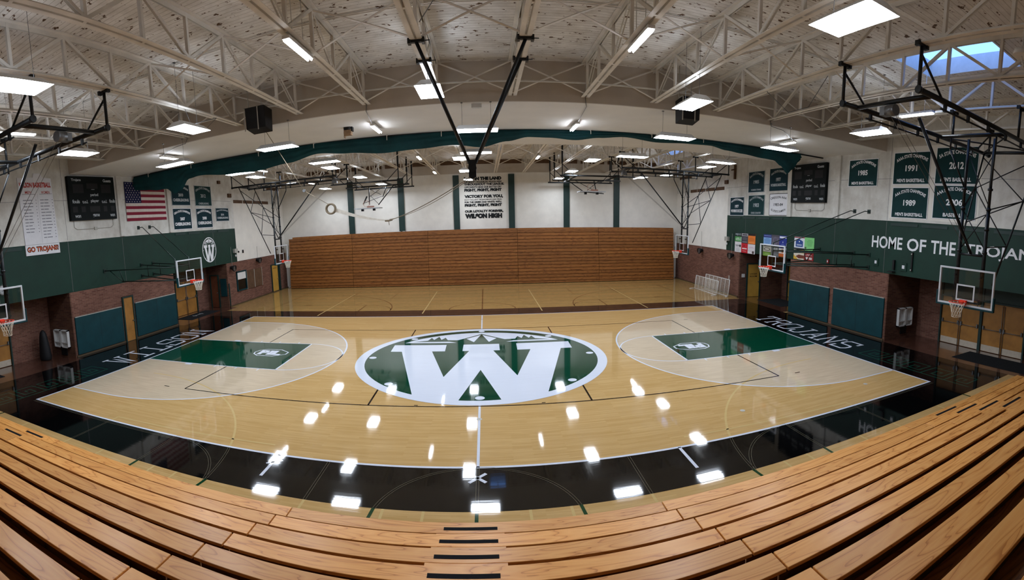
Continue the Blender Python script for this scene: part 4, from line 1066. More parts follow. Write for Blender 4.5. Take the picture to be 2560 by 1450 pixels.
# ---- hanging V frame in the middle
r = empty('hanging_pipe_frame', (0, 0, 0), 'black V shaped pipe frame hanging from two trusses at the centre', 'hanging frame')
bot = Vector((.02, 1.6, 6.02))
for x, ys in ((-1.0, (.9, 2.1)), (1.15, (.97, 2.22))):
    for y in ys:
        pipes('frame_leg', [((x, y, ZC - .04), bot + Vector((x * .06, (y - 1.6) * .05, .06)), .036)], M_PIPE, r, 10)
        b = MB(); b.box(x - .16, x + .16, y - .04, y + .04, ZC - .05, ZC); b.box(x - .17, x - .11, y - .07, y + .07, ZC - .07, ZC + .03); b.box(x + .11, x + .17, y - .07, y + .07, ZC - .07, ZC + .03); b.tube((x + .15, y, ZC - .02), (x + .27, y, ZC - .02), .01, 6); b.build('beam_clamp', [M_PIPE], r)
b = MB(); b.box(bot.x - .08, bot.x + .08, bot.y - .08, bot.y + .08, bot.z - .25, bot.z + .12); b.tube(bot + Vector((0, -.12, -.05)), bot + Vector((0, .12, -.05)), .09, 12); b.tube(bot + Vector((0, -.1, -.22)), bot + Vector((0, .1, -.22)), .06, 12); b.build('pulley_block', [M_PIPE], r)
# climbing rope and ring drawn up to the side
rp = empty('climbing_rope', (0, 0, 0), 'drawn-up climbing rope with a wrapped ring hanging left of centre', 'climbing rope')
def sag(p, q, d, n=14): p, q = Vector(p), Vector(q); return [p + (q - p) * (i / n) + Vector((0, 0, -4 * d * (i / n) * (1 - i / n))) for i in range(n + 1)]
ON_RING, ON_STRAP, ON_PUL, ON_TOP = (-4.66, 6.0, 5.44), (-2.76, 6.0, 4.95), (-5.55, 6.0, 6.10), (-6.81, 6.0, ZS - .002)
ring = Vector(ON_RING); strap_end = Vector(ON_STRAP); pul = Vector(ON_PUL)
b = MB(); b.path(sag(bot + Vector((0, 0, -.2)), strap_end, .10), .011, 6); b.path(sag(bot + Vector((.04, 0, -.2)), strap_end + Vector((.03, 0, .04)), .16), .007, 6); b.build('rope', [M_ROPE], rp)
b = MB(); b.path([pul + (Vector(ON_TOP) - pul) * t for t in (0, .5, 1)], .010, 6); b.path([pul, ring + Vector((-.02, 0, .12))], .008, 6); b.build('rope', [M_ROPE], rp)
b = MB(); b.tube(pul + Vector((0, -.03, 0)), pul + Vector((0, .03, 0)), .05, 12); b.build('pulley', [M_STEEL], rp)
b = MB()
for dy in (-.035, 0, .035): b.path([ring + Vector((.155 * math.cos(a * math.pi / 16), dy, .155 * math.sin(a * math.pi / 16))) for a in range(32)], .030, 8, 0, True)
b.build('wrapped_ring', [M_ROPE], rp)
b = MB(); pts = sag(ring + Vector((.16, 0, -.05)), strap_end, .06, 12)
for i in range(12):
    w0 = .055 * (1 - i / 13) + .012; w1 = .055 * (1 - (i + 1) / 13) + .012
    for t in (.012, -.012):
        b.face([pts[i] + Vector((0, t, w0)), pts[i + 1] + Vector((0, t, w1)), pts[i + 1] + Vector((0, t, -w1)), pts[i] + Vector((0, t, -w0))])
b.build('canvas_strap', [M_CANVAS], rp)
b = MB(); b.path([strap_end + Vector((-.12, 0, 0)), strap_end, strap_end + Vector((.12, 0, .03))], .03, 8); b.path([strap_end, strap_end + Vector((.01, 0, -.14))], .01, 6); b.build('rope_knot', [M_ROPE], rp)
# speakers, winch
def speaker(x, y, z, label, w=.62):
    g = empty('hanging_speaker', (x, y, z), label, 'loudspeaker', 'black speakers hung before the beam')
    b = MB(); h = w / 2
    pr = [(-.25, -.30), (.25, -.38), (.30, .30), (-.28, .34)]
    b.prism(pr, lambda u, v, ww: (-h + ww, u, v), w); b.build('speaker_cabinet', [M_DARK], g, bev=.015)
    for xx in (-h - .02, h * .3): b = MB(); b.box(xx, xx + .03, -.32, -.31, -.36, .34); b.box(xx, xx + .03, -.32, 0, .32, .34); b.tube((xx + .015, 0, .33), (xx + .015, 0, ZD - z + .01), .012, 6); b.build('hanging_strap', [M_GREYM], g)
speaker(-6.4, 4.75, 8.32, 'black speaker box hanging left before the beam', .66); speaker(6.3, 4.75, 8.15, 'dark speaker hanging behind a highbay light on the right', .58)
w = empty('rope_winch', (-4.35, 7.5, 8.2), 'small brown and black winch hanging under the beam', 'winch')
b = MB(); b.box(-.13, .13, -.1, .1, -.22, -.03); b.tube((-.14, 0, -.14), (.14, 0, -.14), .09, 12); b.box(-.14, -.11, -.08, .08, -.30, -.1); b.build('winch_housing', [M_TAN], w, bev=.01)
b = MB(); b.tube((-.12, 0, .03), (.12, 0, .03), .13, 14); b.box(.08, .18, -.09, .09, -.1, .12); b.tube((0, 0, .1), (0, 0, .23), .03, 8, 0, .01); b.tube((0, 0, .0), (0, 0, ZS - 8.2 - .001), .03, 8); b.build('winch_drum', [M_DARK], w)
# divider curtain
pr = [(-16.1, 7.55), (-15.3, 7.45), (-14.6, 7.35), (-14.1, 7.35), (-13.6, 7.05), (-13.2, 7.15), (-12.7, 7.62), (-12.1, 7.68), (-10.5, 7.52), (-9.2, 7.47), (-7.6, 7.62), (-6.3, 7.84), (-5.0, 7.72), (-3.6, 7.60), (-2.2, 7.66), (-.9, 7.74), (.2, 7.62), (1.2, 7.82), (2.0, 7.97), (2.8, 7.95), (3.8, 7.88), (4.8, 8.0), (5.8, 8.08), (7.2, 7.96), (8.6, 8.02), (9.6, 8.04), (10.4, 7.92), (11.2, 7.86), (12.3, 7.78), (12.9, 7.76), (13.3, 7.55), (13.7, 7.22), (14.0, 7.45), (14.4, 7.9)]
def lerp(tab, x):
    for i in range(len(tab) - 1):
        if tab[i][0] <= x <= tab[i + 1][0]:
            t = (x - tab[i][0]) / (tab[i + 1][0] - tab[i][0]); t = t * t * (3 - 2 * t); return tab[i][1] + (tab[i + 1][1] - tab[i][1]) * t
    return tab[-1][1]
def curtain(x0, x1, yc, name, top=ZS + .01):
    b = MB(); nx = 260; nz = 14; vs = []; rnd = random.Random(3)
    ph = [rnd.uniform(0, 6.28) for _ in range(8)]
    for side in (0, 1):
        for i in range(nx + 1):
            x = x0 + (x1 - x0) * i / nx; zb = lerp(pr, x)
            for j in range(nz + 1):
                t = j / nz; z = top + (zb - top) * t
                bul = .13 * math.sin(math.pi * min(1, t * 1.05)) ** .6 if t < 1 else 0
                fold = .028 * math.sin(9 * t * 2 + 1.1 * x + ph[0]) + .016 * math.sin(17 * t + 2.3 * x + ph[1]) + .010 * math.sin(31 * t - 1.7 * x + ph[2])
                y = yc + (-1 if side == 0 else 1) * (bul + fold * math.sin(math.pi * t))
                vs.append((x, y, z))
    fs = []; o = (nx + 1) * (nz + 1)
    for i in range(nx):
        for j in range(nz):
            a = i * (nz + 1) + j; fs.append((a, a + 1, a + nz + 2, a + nz + 1)); fs.append((o + a, o + a + nz + 1, o + a + nz + 2, o + a + 1))
    b.raw(vs, fs, 0, True); return b.build(name, [M_FABRIC])
cu = tag(curtain(-16.1, 14.4, 9.75, 'divider_curtain'), 'dark green divider curtain rolled up along the underside of the beam', 'curtain')
for x in (-15.0, -12.4, -8.9, -6.4, -3.4, -1.3, 4.4, 6.9, 9.2): b = MB(); b.box(x - .012, x + .012, 9.56, 9.575, 8.05 if x < 0 else 8.1, ZS); b.box(x - .012, x + .012, 9.575, 9.93, ZS - .02, ZS); b.build('lifting_strap', [M_CANVAS], cu)
b = MB(); b.box(-16.1, XR, 9.70, 9.80, ZS - .05, ZS + .005); b.build('curtain_track', [M_DARK], cu)
# junction box and cables under the beam
b = MB(); b.box(-.05, .25, 5.6, 5.75, ZS - .10, ZS); tag(b.build('junction_box', [M_WHITEP]), 'small white box on the beam soffit above the centre light', 'junction box')
for lab, pts in (('thin cable dropping from the beam edge to the left strip light', [(-3.15, 5.42, ZC - .01), (-3.17, 5.42, ZS - .02), (-3.2, 5.6, ZS - .02), (-3.36, 7.0, ZS - .08)]), ('thin cable dropping from the beam edge to the right strip light', [(3.3, 5.42, ZC - .01), (3.32, 5.42, ZS - .02), (3.4, 5.7, ZS - .03), (3.54, 7.8, ZS - .08)]), ('thin cable running under the beam on the left', [(-9.6, 5.42, ZC - .01), (-9.7, 5.42, ZS - .02), (-10.3, 5.6, ZS - .02), (-11.4, 6.2, ZS - .06)]), ('thin cable running under the beam on the right', [(9.75, 5.42, ZC - .01), (9.8, 5.42, ZS - .02), (10.5, 5.7, ZS - .02), (11.8, 6.8, ZS - .06)]),
                 ('loose dark cable hanging from the deck at the top centre', [(.35, -1.0, ZD - .012), (.36, -.6, ZD - .10), (.1, -.35, ZD - .3), (-.25, -.2, ZD - .38), (-.84, .2, ZC + .05)]), ('loose cable sagging below the trusses on the right', [(9.3, 1.9, ZD - .3), (9.2, 2.6, ZC - .1), (8.7, 2.9, ZC - .3), (7.6, 2.4, ZC - .02)]), ('loose cable looping below a truss on the left', [(-7.45, 2.3, ZC), (-7.5, 2.6, ZC - .35), (-7.3, 3.1, ZC - .45), (-7.0, 3.2, ZC - .2), (-7.1, 2.15, 7.92)])):
    b = MB(); b.path(pts, .010, 6); tag(b.build('loose_cable', [M_STEEL]), lab, 'cable')

# ================================================================ WRITING AND SIGNS
def sheet(name, fn, u0, u1, v0, v1, mat, depth=.012, off=0, parent=None):
    b = MB(); b.prism([(u0, v0), (u1, v0), (u1, v1), (u0, v1)], lambda u, v, w: fn(u, v, off + w), depth); return b.build(name, [mat], parent)
def frame2(b, fn, u0, u1, v0, v1, t, d0, d):
    for a in ((u0, u1, v0, v0 + t), (u0, u1, v1 - t, v1), (u0, u0 + t, v0 + t, v1 - t), (u1 - t, u1, v0 + t, v1 - t)):
        b.prism([(a[0], a[2]), (a[1], a[2]), (a[1], a[3]), (a[0], a[3])], lambda u, v, w: fn(u, v, d0 + w), d)
def banner(side, y0, y1, z0, z1, top, mid, bot, label, cloth=M_NAVY, ink=M_LET, bold=.03, border=True, arch=.22, hb=.125, hm=.19, wb=.72, wm=.34, cy=None, low_arch=0):
    fn = fnL if side == 'L' else fnR
    u0, u1 = (y0, y1) if side == 'L' else (-y1, -y0)
    o = sheet('championship_banner', fn, u0, u1, z0, z1, cloth, .014, .006); tag(o, label, 'banner', 'championship banners on the walls')
    if border: b = MB(); frame2(b, fn, u0, u1, z0, z1, .03, .020, .003); b.build('banner_border', [ink], o)
    W_, H_ = u1 - u0, z1 - z0; c = (u0 + u1) / 2; b = MB()
    put_text(b, top, fn, c, z0 + H_ * .80, W_ * .88, H_ * .105, .0215, 0, bold, arch * W_ * .8)
    put_text(b, mid, fn, c, z0 + H_ * .50, W_ * wm, H_ * hm, .0215, 0, bold)
    if low_arch: put_text(b, bot, fn, c, z0 + H_ * .24, W_ * .8, H_ * .10, .0215, 0, bold, low_arch)
    else: put_text(b, bot, fn, c, z0 + H_ * (.16 if cy is None else cy), W_ * wb, H_ * hb, .0215, 0, bold)
    b.build('banner_lettering', [ink], o)
banner('L', 12.86, 14.68, 6.78, 8.0, 'OSAA STATE CHAMPIONS', '2010', 'CHEERLEADING', 'upper left cheerleading banner reading 2010', M_NAVY, M_LETG, .05, True, .12, .14, .15, .84, .26, .26)
banner('L', 15.2, 17.05, 6.76, 8.0, 'OSAA STATE CHAMPIONS', '2012', 'CHEERLEADING', 'upper cheerleading banner reading 2012', M_NAVY2, M_LETG, .02, True, .14, .10, .17, .6, .3, .12)
banner('L', 12.84, 14.66, 5.39, 6.62, 'OSAA STATE CHAMPIONS', '2007', 'CHEERLEADING', 'lower left cheerleading banner reading 2007', M_NAVY, M_LET, .05, True, .12, .15, .15, .84, .26, .26)
banner('L', 15.18, 16.97, 5.4, 6.62, 'OSAA STATE CHAMPIONS', '2008', 'CHEERLEADING', 'lower cheerleading banner reading 2008', M_NAVY, M_LET, .05, True, .12, .15, .15, .84, .26, .26)
banner('L', 17.44, 19.07, 5.77, 6.64, 'OSAA STATE CHAMPIONS', '2014', 'CHEERLEADING', 'small cheerleading banner reading 2014', M_NAVY, M_LETG, .05, True, .06, .15, .16, .84, .24, .26)
banner('R', 14.92, 16.72, 6.67, 7.93, 'AAA STATE CHAMPIONS', '1985', "WOMEN'S TENNIS", 'upper tennis banner reading 1985', M_NAVY, M_LETG, .02, True, .16, .08, .16, .62, .34, .13)
banner('R', 12.62, 14.37, 6.71, 7.95, 'AAA STATE CHAMPIONS', '1977', 'WOMENS BASKETBALL', 'upper womens basketball banner reading 1977', M_NAVY, M_LETG, .04, False, .13, .13, .16, .86, .26, .26)
banner('R', 17.16, 18.94, 5.26, 6.45, 'AAA STATE CHAMPIONS', '1977', 'WOMENS SOCCER', 'leftmost soccer banner reading 1977', M_NAVY, M_LET, .04, True, .12, .16, .16, .84, .26, .26)
banner('R', 14.82, 16.64, 5.3, 6.52, 'AAA STATE CHAMPIONS', '1983', 'CROSS COUNTRY', 'lower cross country banner reading 1983', M_NAVY2, M_LETG, .02, True, .16, .09, .19, .62, .34, .12)
banner('R', 12.5, 14.3, 5.31, 6.55, 'OREGON AAA', '1983-84', 'ALL SPORTS CHAMPION', 'white all sports champion banner reading 1983-84', M_SHEET, M_INK, .02, True, .06, .1, .13, .8, .5, None, -.14)
banner('R', 5.88, 7.75, 6.77, 8.0, 'AAA STATE CHAMPIONS', '1985', "MEN'S BASKETBALL", 'lone mens basketball banner reading 1985', M_NAVY2, M_LET, .03, True, .17, .11, .19, .76, .32, .13)
banner('R', 3.0, 4.97, 6.83, 8.18, 'AAAA STATE CHAMPIONS', '1991', "MEN'S BASKETBALL", 'mens basketball banner reading 1991', M_NAVY2, M_LET, .03, True, .14, .11, .19, .76, .32, .13)
banner('R', .72, 2.73, 6.85, 8.3, '5A STATE CHAMPIONS', '2012', "MEN'S BASEBALL", 'top right mens baseball banner reading 2012', M_NAVY2, M_LET, .03, True, .12, .11, .19, .72, .34, .13)
banner('R', 2.97, 4.93, 5.42, 6.72, 'AAA STATE CHAMPIONS', '1989', "MEN'S BASKETBALL", 'mens basketball banner reading 1989', M_NAVY2, M_LET, .03, True, .15, .11, .19, .76, .34, .13)
banner('R', .66, 2.72, 5.48, 6.82, 'AAA STATE CHAMPIONS', '2006', 'BASEBALL', 'baseball banner reading 2006', M_NAVY2, M_LET, .03, True, .15, .11, .19, .48, .38, .13)
# aged backing boards behind the 1989-2012 group
b = MB(); b.box(XR - .004, XR, .55, 5.06, 5.38, 8.4); b.build('backing_board', [M_CREAM], wr)
# HOME OF THE TROJANS
b = MB()
for t, ya, yb in (('HOME', 5.96, 4.17), ('OF', 3.91, 2.90), ('THE', 2.65, 1.44), ('TROJANS', 1.03, -2.25)):
    put_text(b, t, fnR, -(ya + yb) / 2, 4.33, ya - yb, .53, .006, 0, .018)
o = b.build('wall_lettering', [M_LET]); tag(o, 'large white words HOME OF THE TROJANS on the green band', 'lettering')
# fight song on the far wall
S_LINES = [('BEST IN THE LAND', 8.02, .26, 2.85, .09), ('THE MIGHTY WOODROW WILSON HIGH', 7.77, .15, 2.85, .04), ('THROUGHOUT THE LEAGUE,', 7.58, .20, 3.05, .06), ('OPPONENTS HEAR OUR BATTLE CRY', 7.38, .15, 2.85, .04), ('FIGHT, FIGHT, FIGHT', 7.14, .26, 2.85, .09),
           ('VICTORY FOR YOU,', 6.66, .28, 2.95, .08), ('EACH GALLANT TROJAN BRAVE AND TRUE,', 6.42, .13, 2.85, .03), ("FOR THE GREEN AND WHITE, WE'LL", 6.24, .17, 2.85, .06), ('FIGHT, FIGHT, FIGHT', 6.0, .26, 2.85, .09),
           ('OUR LOYALTY FOREVER,', 5.54, .23, 2.95, .08), ('WILSON HIGH', 5.20, .38, 2.85, .10)]
b = MB()
for t, z, h, w, bo in S_LINES: put_text(b, t, fnB, .18 + (w - 2.85) / 2, z, w, h, .012, 0, bo)
o = b.build('wall_lettering', [M_INK]); tag(o, 'black fight song lettering on the cream far wall', 'lettering')
# round emblem on the left wall
e = empty('wall_emblem', (0, 0, 0), 'round white W emblem on the green band of the left wall', 'emblem')
fnE = lambda u, v, w: (XL + .004 + w, 16.33 + u, 4.01 + v)
emblem(e, fnE, .178, 'emblem_ring', 'emblem_disc', M_LET, M_WGREEN, .002, .004)
# scoreboards
def scoreboard(side, y0, y1, z0, z1, left, label):
    fn = fnL if side == 'L' else fnR; u0, u1 = (y0, y1) if side == 'L' else (-y1, -y0); D = .16
    o = sheet('scoreboard', fn, u0, u1, z0, z1, M_SBOARD, D); tag(o, label, 'scoreboard', 'black scoreboards on the side walls')
    W_, H_ = u1 - u0, z1 - z0; b = MB(); d = D + .003
    def T(t, a, c, w, h): put_text(b, t, fn, u0 + a * W_, z0 + c * H_, w * W_, h * H_, d, 0, .02, 0, .92)
    T(left, .17, .91, .20, .075); T('Guests', .84, .91, .18, .07); T('period', .53, .57, .17, .085)
    T('fouls', .13, .43, .15, .085); T('t.o.l.', .32, .42, .12, .075); T('player', .53, .43, .18, .085); T('t.o.l.', .74, .42, .12, .075); T('fouls', .92, .43, .13, .085)
    T('won', .14, .09, .12, .06); T('game', .53, .09, .15, .085); T('won', .90, .09, .11, .06); T('-', .51, .70, .07, .008)
    b.build('score_lettering', [M_LETG], o)
    b = MB()
    for a, c, w, h in ((.10, .25, .10, .13), (.27, .25, .09, .13), (.52, .25, .22, .13), (.75, .25, .08, .13), (.92, .25, .09, .13), (.2, .72, .22, .2), (.8, .72, .22, .2), (.5, .78, .24, .12)):
        b.prism([(u0 + (a - w / 2) * W_, z0 + (c - h / 2) * H_), (u0 + (a + w / 2) * W_, z0 + (c - h / 2) * H_), (u0 + (a + w / 2) * W_, z0 + (c + h / 2) * H_), (u0 + (a - w / 2) * W_, z0 + (c + h / 2) * H_)], lambda u, v, ww: fn(u, v, D + ww * 1), .001)
    b.build('digit_window', [M_DARK], o)
    b = MB(); s = .08
    b.path([fn(u0 + .08 * W_, z0, .03), fn(u0 + .08 * W_, z0 - .30, .03), fn(u0 + .14 * W_, z0 - .40, .03), fn(u1 - .12 * W_, z0 - .40, .03), fn(u1 - .06 * W_, z0 - .30, .03), fn(u1 - .06 * W_, z0, .03)], .012, 6)
    b.prism([(u0 + .5 * W_, z0 - .47), (u0 + .56 * W_, z0 - .47), (u0 + .56 * W_, z0 - .33), (u0 + .5 * W_, z0 - .33)], lambda u, v, w: fn(u, v, w), .06)
    b.build('power_conduit', [M_GREYM], o)
scoreboard('L', 5.18, 8.13, 6.15, 8.16, 'Trojans', 'black scoreboard on the left wall between roster board and flag')
scoreboard('R', 9.22, 12.05, 6.02, 7.98, 'Trojans', 'black scoreboard on the right wall beside the white banner')
# roster board
o = empty('roster_board', (0, 0, 0), 'tall white roster board with orange GO TROJANS footer on the left wall', 'roster board')
b = MB(); pts = [(2.6, 5.25), (4.40, 5.25), (4.33, 8.06), (3.85, 8.10), (3.80, 8.26), (3.42, 8.28), (3.36, 8.10), (2.54, 8.08)]
b.prism(pts, lambda u, v, w: fnL(u, v, .01 + w), .03); b.build('board_panel', [M_SHEET], o)
b = MB(); b.prism([(2.58, 4.80), (4.42, 4.80), (4.42, 5.24), (2.58, 5.24)], lambda u, v, w: fnL(u, v, .01 + w), .035); b.build('board_footer', [M_SHEET], o)
b = MB(); put_text(b, 'GO TROJANS!', fnL, 3.5, 5.02, 1.70, .30, .0455, 0, .07); b.build('footer_outline_lettering', [M_INK], o)  # printed black outline behind the orange letters
b = MB(); put_text(b, 'GO TROJANS!', fnL, 3.5, 5.02, 1.62, .24, .0465, 0, .0); b.build('footer_lettering', [M_ORNG], o)
b = MB(); put_text(b, 'WILSON BASKETBALL', fnL, 3.44, 7.78, 1.68, .22, .041, 0, .05); put_text(b, 'MEN', fnL, 3.03, 7.47, .32, .12, .041, 0, .02); put_text(b, 'WOMEN', fnL, 3.95, 7.46, .46, .12, .041, 0, .02); b.build('heading_lettering', [M_RED], o)
b = MB()
def bar(y0, y1, z, h=.02): b.prism([(y0, z), (y1, z), (y1, z + h), (y0, z + h)], lambda u, v, w: fnL(u, v, .0405 + w), .001)
bar(2.7, 3.4, 7.38, .018); bar(3.62, 4.3, 7.38, .018); rnd = random.Random(5)
for k in range(11):
    z = 7.12 - k * .135; x = 2.72
    for wd in (rnd.uniform(.14, .22), rnd.uniform(.16, .28)): bar(x, x + wd, z, .035); x += wd + .03
    bar(3.38, 3.42, z, .035)
for k in range(13):
    z = 7.12 - k * .135; x = 3.62
    for wd in (rnd.uniform(.14, .22), rnd.uniform(.2, .34)): bar(x, x + wd, z, .035); x += wd + .03
    bar(4.26, 4.31, z, .035)
b.build('roster_line', [col('#7C7E88')], o)
b = MB(); b.prism([(3.505, 5.3), (3.515, 5.3), (3.515, 7.4), (3.505, 7.4)], lambda u, v, w: fnL(u, v, .0402 + w), .001); b.build('centre_rule', [col('#9A9CA4')], o)
# flag
f = empty('national_flag', (0, 0, 0), 'striped flag with starred blue corner pinned on the left wall', 'flag')
y0, y1, z0, z1 = 8.98, 12.25, 6.0, 7.98; hs = (z1 - z0) / 13
def cloth(name, mat, ya, yb, za, zb, off, parent):
    b = MB(); n = 24; vs = []; fs = []
    for i in range(n + 1):
        y = ya + (yb - ya) * i / n; w = .03 + .012 * math.sin(y * 5) + off
        vs += [(XL + w, y, za), (XL + w, y, zb)]
    for i in range(n): fs.append((2 * i, 2 * i + 2, 2 * i + 3, 2 * i + 1))
    b.raw(vs, fs, 0, True); return b.build(name, [mat], parent)
for k in range(13): cloth('flag_stripe', M_FLAGR if k % 2 == 0 else M_FLAGW, y0, y1, z1 - (k + 1) * hs, z1 - k * hs, 0, f)
cn = cloth('flag_canton', M_FLAGB, y0, y0 + 1.22, z1 - 7 * hs, z1, .003, f)
b = MB()
for rr in range(9):
    for cc in range(6 if rr % 2 == 0 else 5):
        y = y0 + .11 + cc * .2 + (0 if rr % 2 == 0 else .1); z = z1 - .07 - rr * .115; w = .03 + .012 * math.sin(y * 5) + .006
        b.face([(XL + w, y + (.042 if k % 2 == 0 else .017) * math.sin(k * math.pi / 5), z + (.042 if k % 2 == 0 else .017) * math.cos(k * math.pi / 5)) for k in range(10)][::-1])
b.build('star', [M_FLAGW], cn)
# clock with guard
c = empty('wall_clock', (XL, 1.22, 3.55), 'round white wall clock with wire guard behind the nearest left hoop', 'clock')
b = MB(); b.tube((0, 0, 0), (.06, 0, 0), .19, 28); b.build('clock_case', [M_GREYM], c)
b = MB(); b.tube((.06, 0, 0), (.064, 0, 0), .17, 28); b.build('clock_face', [M_SHEET], c)
b = MB()
for k in range(12): a = k * math.pi / 6; b.tube((.066, .13 * math.sin(a), .13 * math.cos(a)), (.066, .155 * math.sin(a), .155 * math.cos(a)), .005, 4)
b.tube((.067, 0, 0), (.067, -.06, -.07), .007, 4); b.tube((.068, 0, 0), (.068, .11, -.05), .005, 4); b.build('clock_hands', [M_INK], c)
b = MB(); b.path([(.12, .23 * math.cos(a * math.pi / 12), .23 * math.sin(a * math.pi / 12)) for a in range(24)], .006, 5, 0, True)
for k in range(-3, 4): h = (.23 ** 2 - (k * .06) ** 2) ** .5; b.tube((.12, k * .06, -h), (.12, k * .06, h), .003, 4); b.tube((.12, -h, k * .06), (.12, h, k * .06), .003, 4)
for k in range(4): a = k * math.pi / 2 + .78; b.tube((0, .23 * math.cos(a), .23 * math.sin(a)), (.12, .23 * math.cos(a), .23 * math.sin(a)), .005, 4)
b.build('wire_guard', [M_STEEL], c)
# advertising posters: (y left, y right, z low, z high, background, [shapes])
def poster(yl, yr, z0, z1, bg, items, label):
    u0, u1 = -yl, -yr; o = sheet('advert_poster', fnR, u0, u1, z0, z1, col(bg), .01, .004); tag(o, label, 'poster', 'advertising posters on the green band')
    W_, H_ = u1 - u0, z1 - z0; parts = {}
    for n, it in enumerate(items):
        k, cx, cy, w, h, cc = it[:6]; b = parts.setdefault(cc, MB()); d = .0145 + n * .0004
        X, Y = u0 + cx * W_, z0 + cy * H_; w *= W_; h *= H_
        if k == 'r': b.face([fnR(X + a * w / 2, Y + c_ * h / 2, d) for a, c_ in ((-1, -1), (1, -1), (1, 1), (-1, 1))])
        elif k == 'e': b.face([fnR(X + math.cos(t * math.pi / 12) * w / 2, Y + math.sin(t * math.pi / 12) * h / 2, d) for t in range(24)])
        elif k == 't': put_text(b, it[6], fnR, X, Y, w, h, d, 0, .03)
        elif k == 'l':
            for q in range(it[6]): yy = Y + h / 2 - (q + .5) * h / it[6]; ww = w * (.6 + .4 * ((q * 7919) % 5) / 4); b.face([fnR(X + a * ww / 2, yy + c_ * h / it[6] * .22, d) for a, c_ in ((-1, -1), (1, -1), (1, 1), (-1, 1))])
        elif k == 'p': b.face([fnR(u0 + p[0] * W_, z0 + p[1] * H_, d) for p in it[6]])
    for cc, b in parts.items(): b.build('poster_print', [col(cc)], o)
A = [18.13, 17.30, 16.50, 15.66]; zt, zm, zb = 4.17, 3.56, 2.93
poster(A[0], A[1], 3.95, zt, '#1E2A2E', [('t', .5, .5, .86, .62, '#9FB0B4', 'MJCC')], 'MJCC heading above the green poster, first poster block')
poster(A[0], A[1], 3.62, 3.93, '#4F9A55', [('l', .45, .5, .7, .6, '#DDE8DC', 3), ('r', .92, .5, .08, .8, '#C9D6DA')], 'small green poster under the MJCC heading')
poster(A[0], A[1], zb, 3.60, '#D6D6D8', [('r', .42, .66, .62, .05, '#222222'), ('r', .42, .56, .5, .03, '#444444'), ('e', .82, .62, .24, .26, '#1B1B1D'), ('l', .5, .25, .6, .35, '#B5B5B8', 4)], 'white poster with a black tool shape, lower left of the first block')
poster(A[1], A[2], zm, zt, '#47464E', [('r', .5, .84, .92, .24, '#C9C9CC'), ('r', .5, .84, .78, .15, '#47464E'), ('l', .5, .45, .7, .3, '#6D6C74', 4), ('r', .5, .10, .7, .04, '#B9B9BC')], 'dark grey poster in the first poster block')
poster(A[1], A[2], zb, zm - .02, '#BE2230', [('t', .5, .42, .8, .16, '#F0E6E6', 'Athens'), ('e', .42, .72, .12, .22, '#55161C'), ('r', .5, .2, .5, .03, '#E9C9CB')] if 0 else [('e', .42, .72, .12, .22, '#55161C'), ('r', .5, .45, .7, .10, '#F0E6E6'), ('r', .5, .2, .5, .03, '#E9C9CB')], 'red poster in the lower row of the first block')
poster(A[2], A[3], zm - .02, zt, '#E07A30', [('r', .5, .90, 1, .20, '#17181A'), ('l', .5, .45, .8, .3, '#B85F22', 4), ('r', .5, .12, .8, .06, '#F2A060')], 'orange poster with black top strip')
poster(A[2], A[3], zb, zm - .04, '#D8D4D8', [('l', .5, .68, .75, .2, '#C8A3B6', 2), ('r', .5, .30, 1, .02, '#55555A'), ('e', .75, .16, .3, .3, '#4A3C3A')], 'white poster with pink script, lower right of the first block')
A = [14.75, 13.92, 13.13, 12.42]
poster(A[0], A[1], zm, zt + .04, '#7FA8D8', [('r', .5, .86, 1, .28, '#25357A'), ('r', .5, .88, .85, .04, '#8FA0D0'), ('l', .5, .42, .8, .5, '#4C78B0', 5)], 'pale blue poster with navy top in the middle block')
poster(A[1], A[2], zm, zt + .04, '#5A5566', [('r', .5, .92, 1, .12, '#4A4A52'), ('e', .5, .5, .6, .7, '#6C6878'), ('p', 0, 0, 1, 1, '#4A4658', [(.25, .2), (.45, .85), (.5, .45), (.6, .85), (.8, .2), (.6, .5), (.5, .2), (.4, .5)]), ('r', .5, .1, .9, .03, '#9A98A0')], 'purple grey poster in the middle block')
poster(A[2], A[3], zm - .05, zt + .04, '#1D2F85', [('r', .5, .86, .9, .14, '#DDE2F0'), ('e', .5, .48, .12, .08, '#C8D0E8'), ('l', .5, .30, .5, .14, '#6C7FC0', 2), ('r', .6, .08, .6, .07, '#C8D4E8')], 'royal blue poster in the middle block')
poster(A[0], A[1], 3.2, zm - .02, '#B8B4A6', [('e', .5, .45, .8, .5, '#3A3C3A'), ('e', .5, .45, .6, .3, '#CFCBC0'), ('r', .5, .9, .8, .1, '#77756C')], 'beige poster seen through the right main backboard glass')
poster(A[0], A[1], 2.95, 3.18, '#6E9A3A', [('l', .5, .5, .8, .5, '#A9C47E', 2)], 'small green strip poster behind the right main backboard')
poster(A[1], A[2], 2.95, 3.5, '#5E6266', [('r', .3, .8, .3, .3, '#C8C8C6'), ('r', .7, .8, .3, .3, '#A8A8A4'), ('l', .5, .3, .8, .3, '#8C9094', 3)], 'grey poster behind the right main backboard')
poster(A[2], A[3], 3.02, 3.49, '#D8D4D0', [('e', .5, .7, .4, .42, '#D8743A'), ('e', .5, .7, .2, .2, '#E8C8A0'), ('r', .5, .2, 1, .4, '#C8622C')], 'white and orange poster beside the right main backboard')
A = [11.72, 10.82, 10.02]
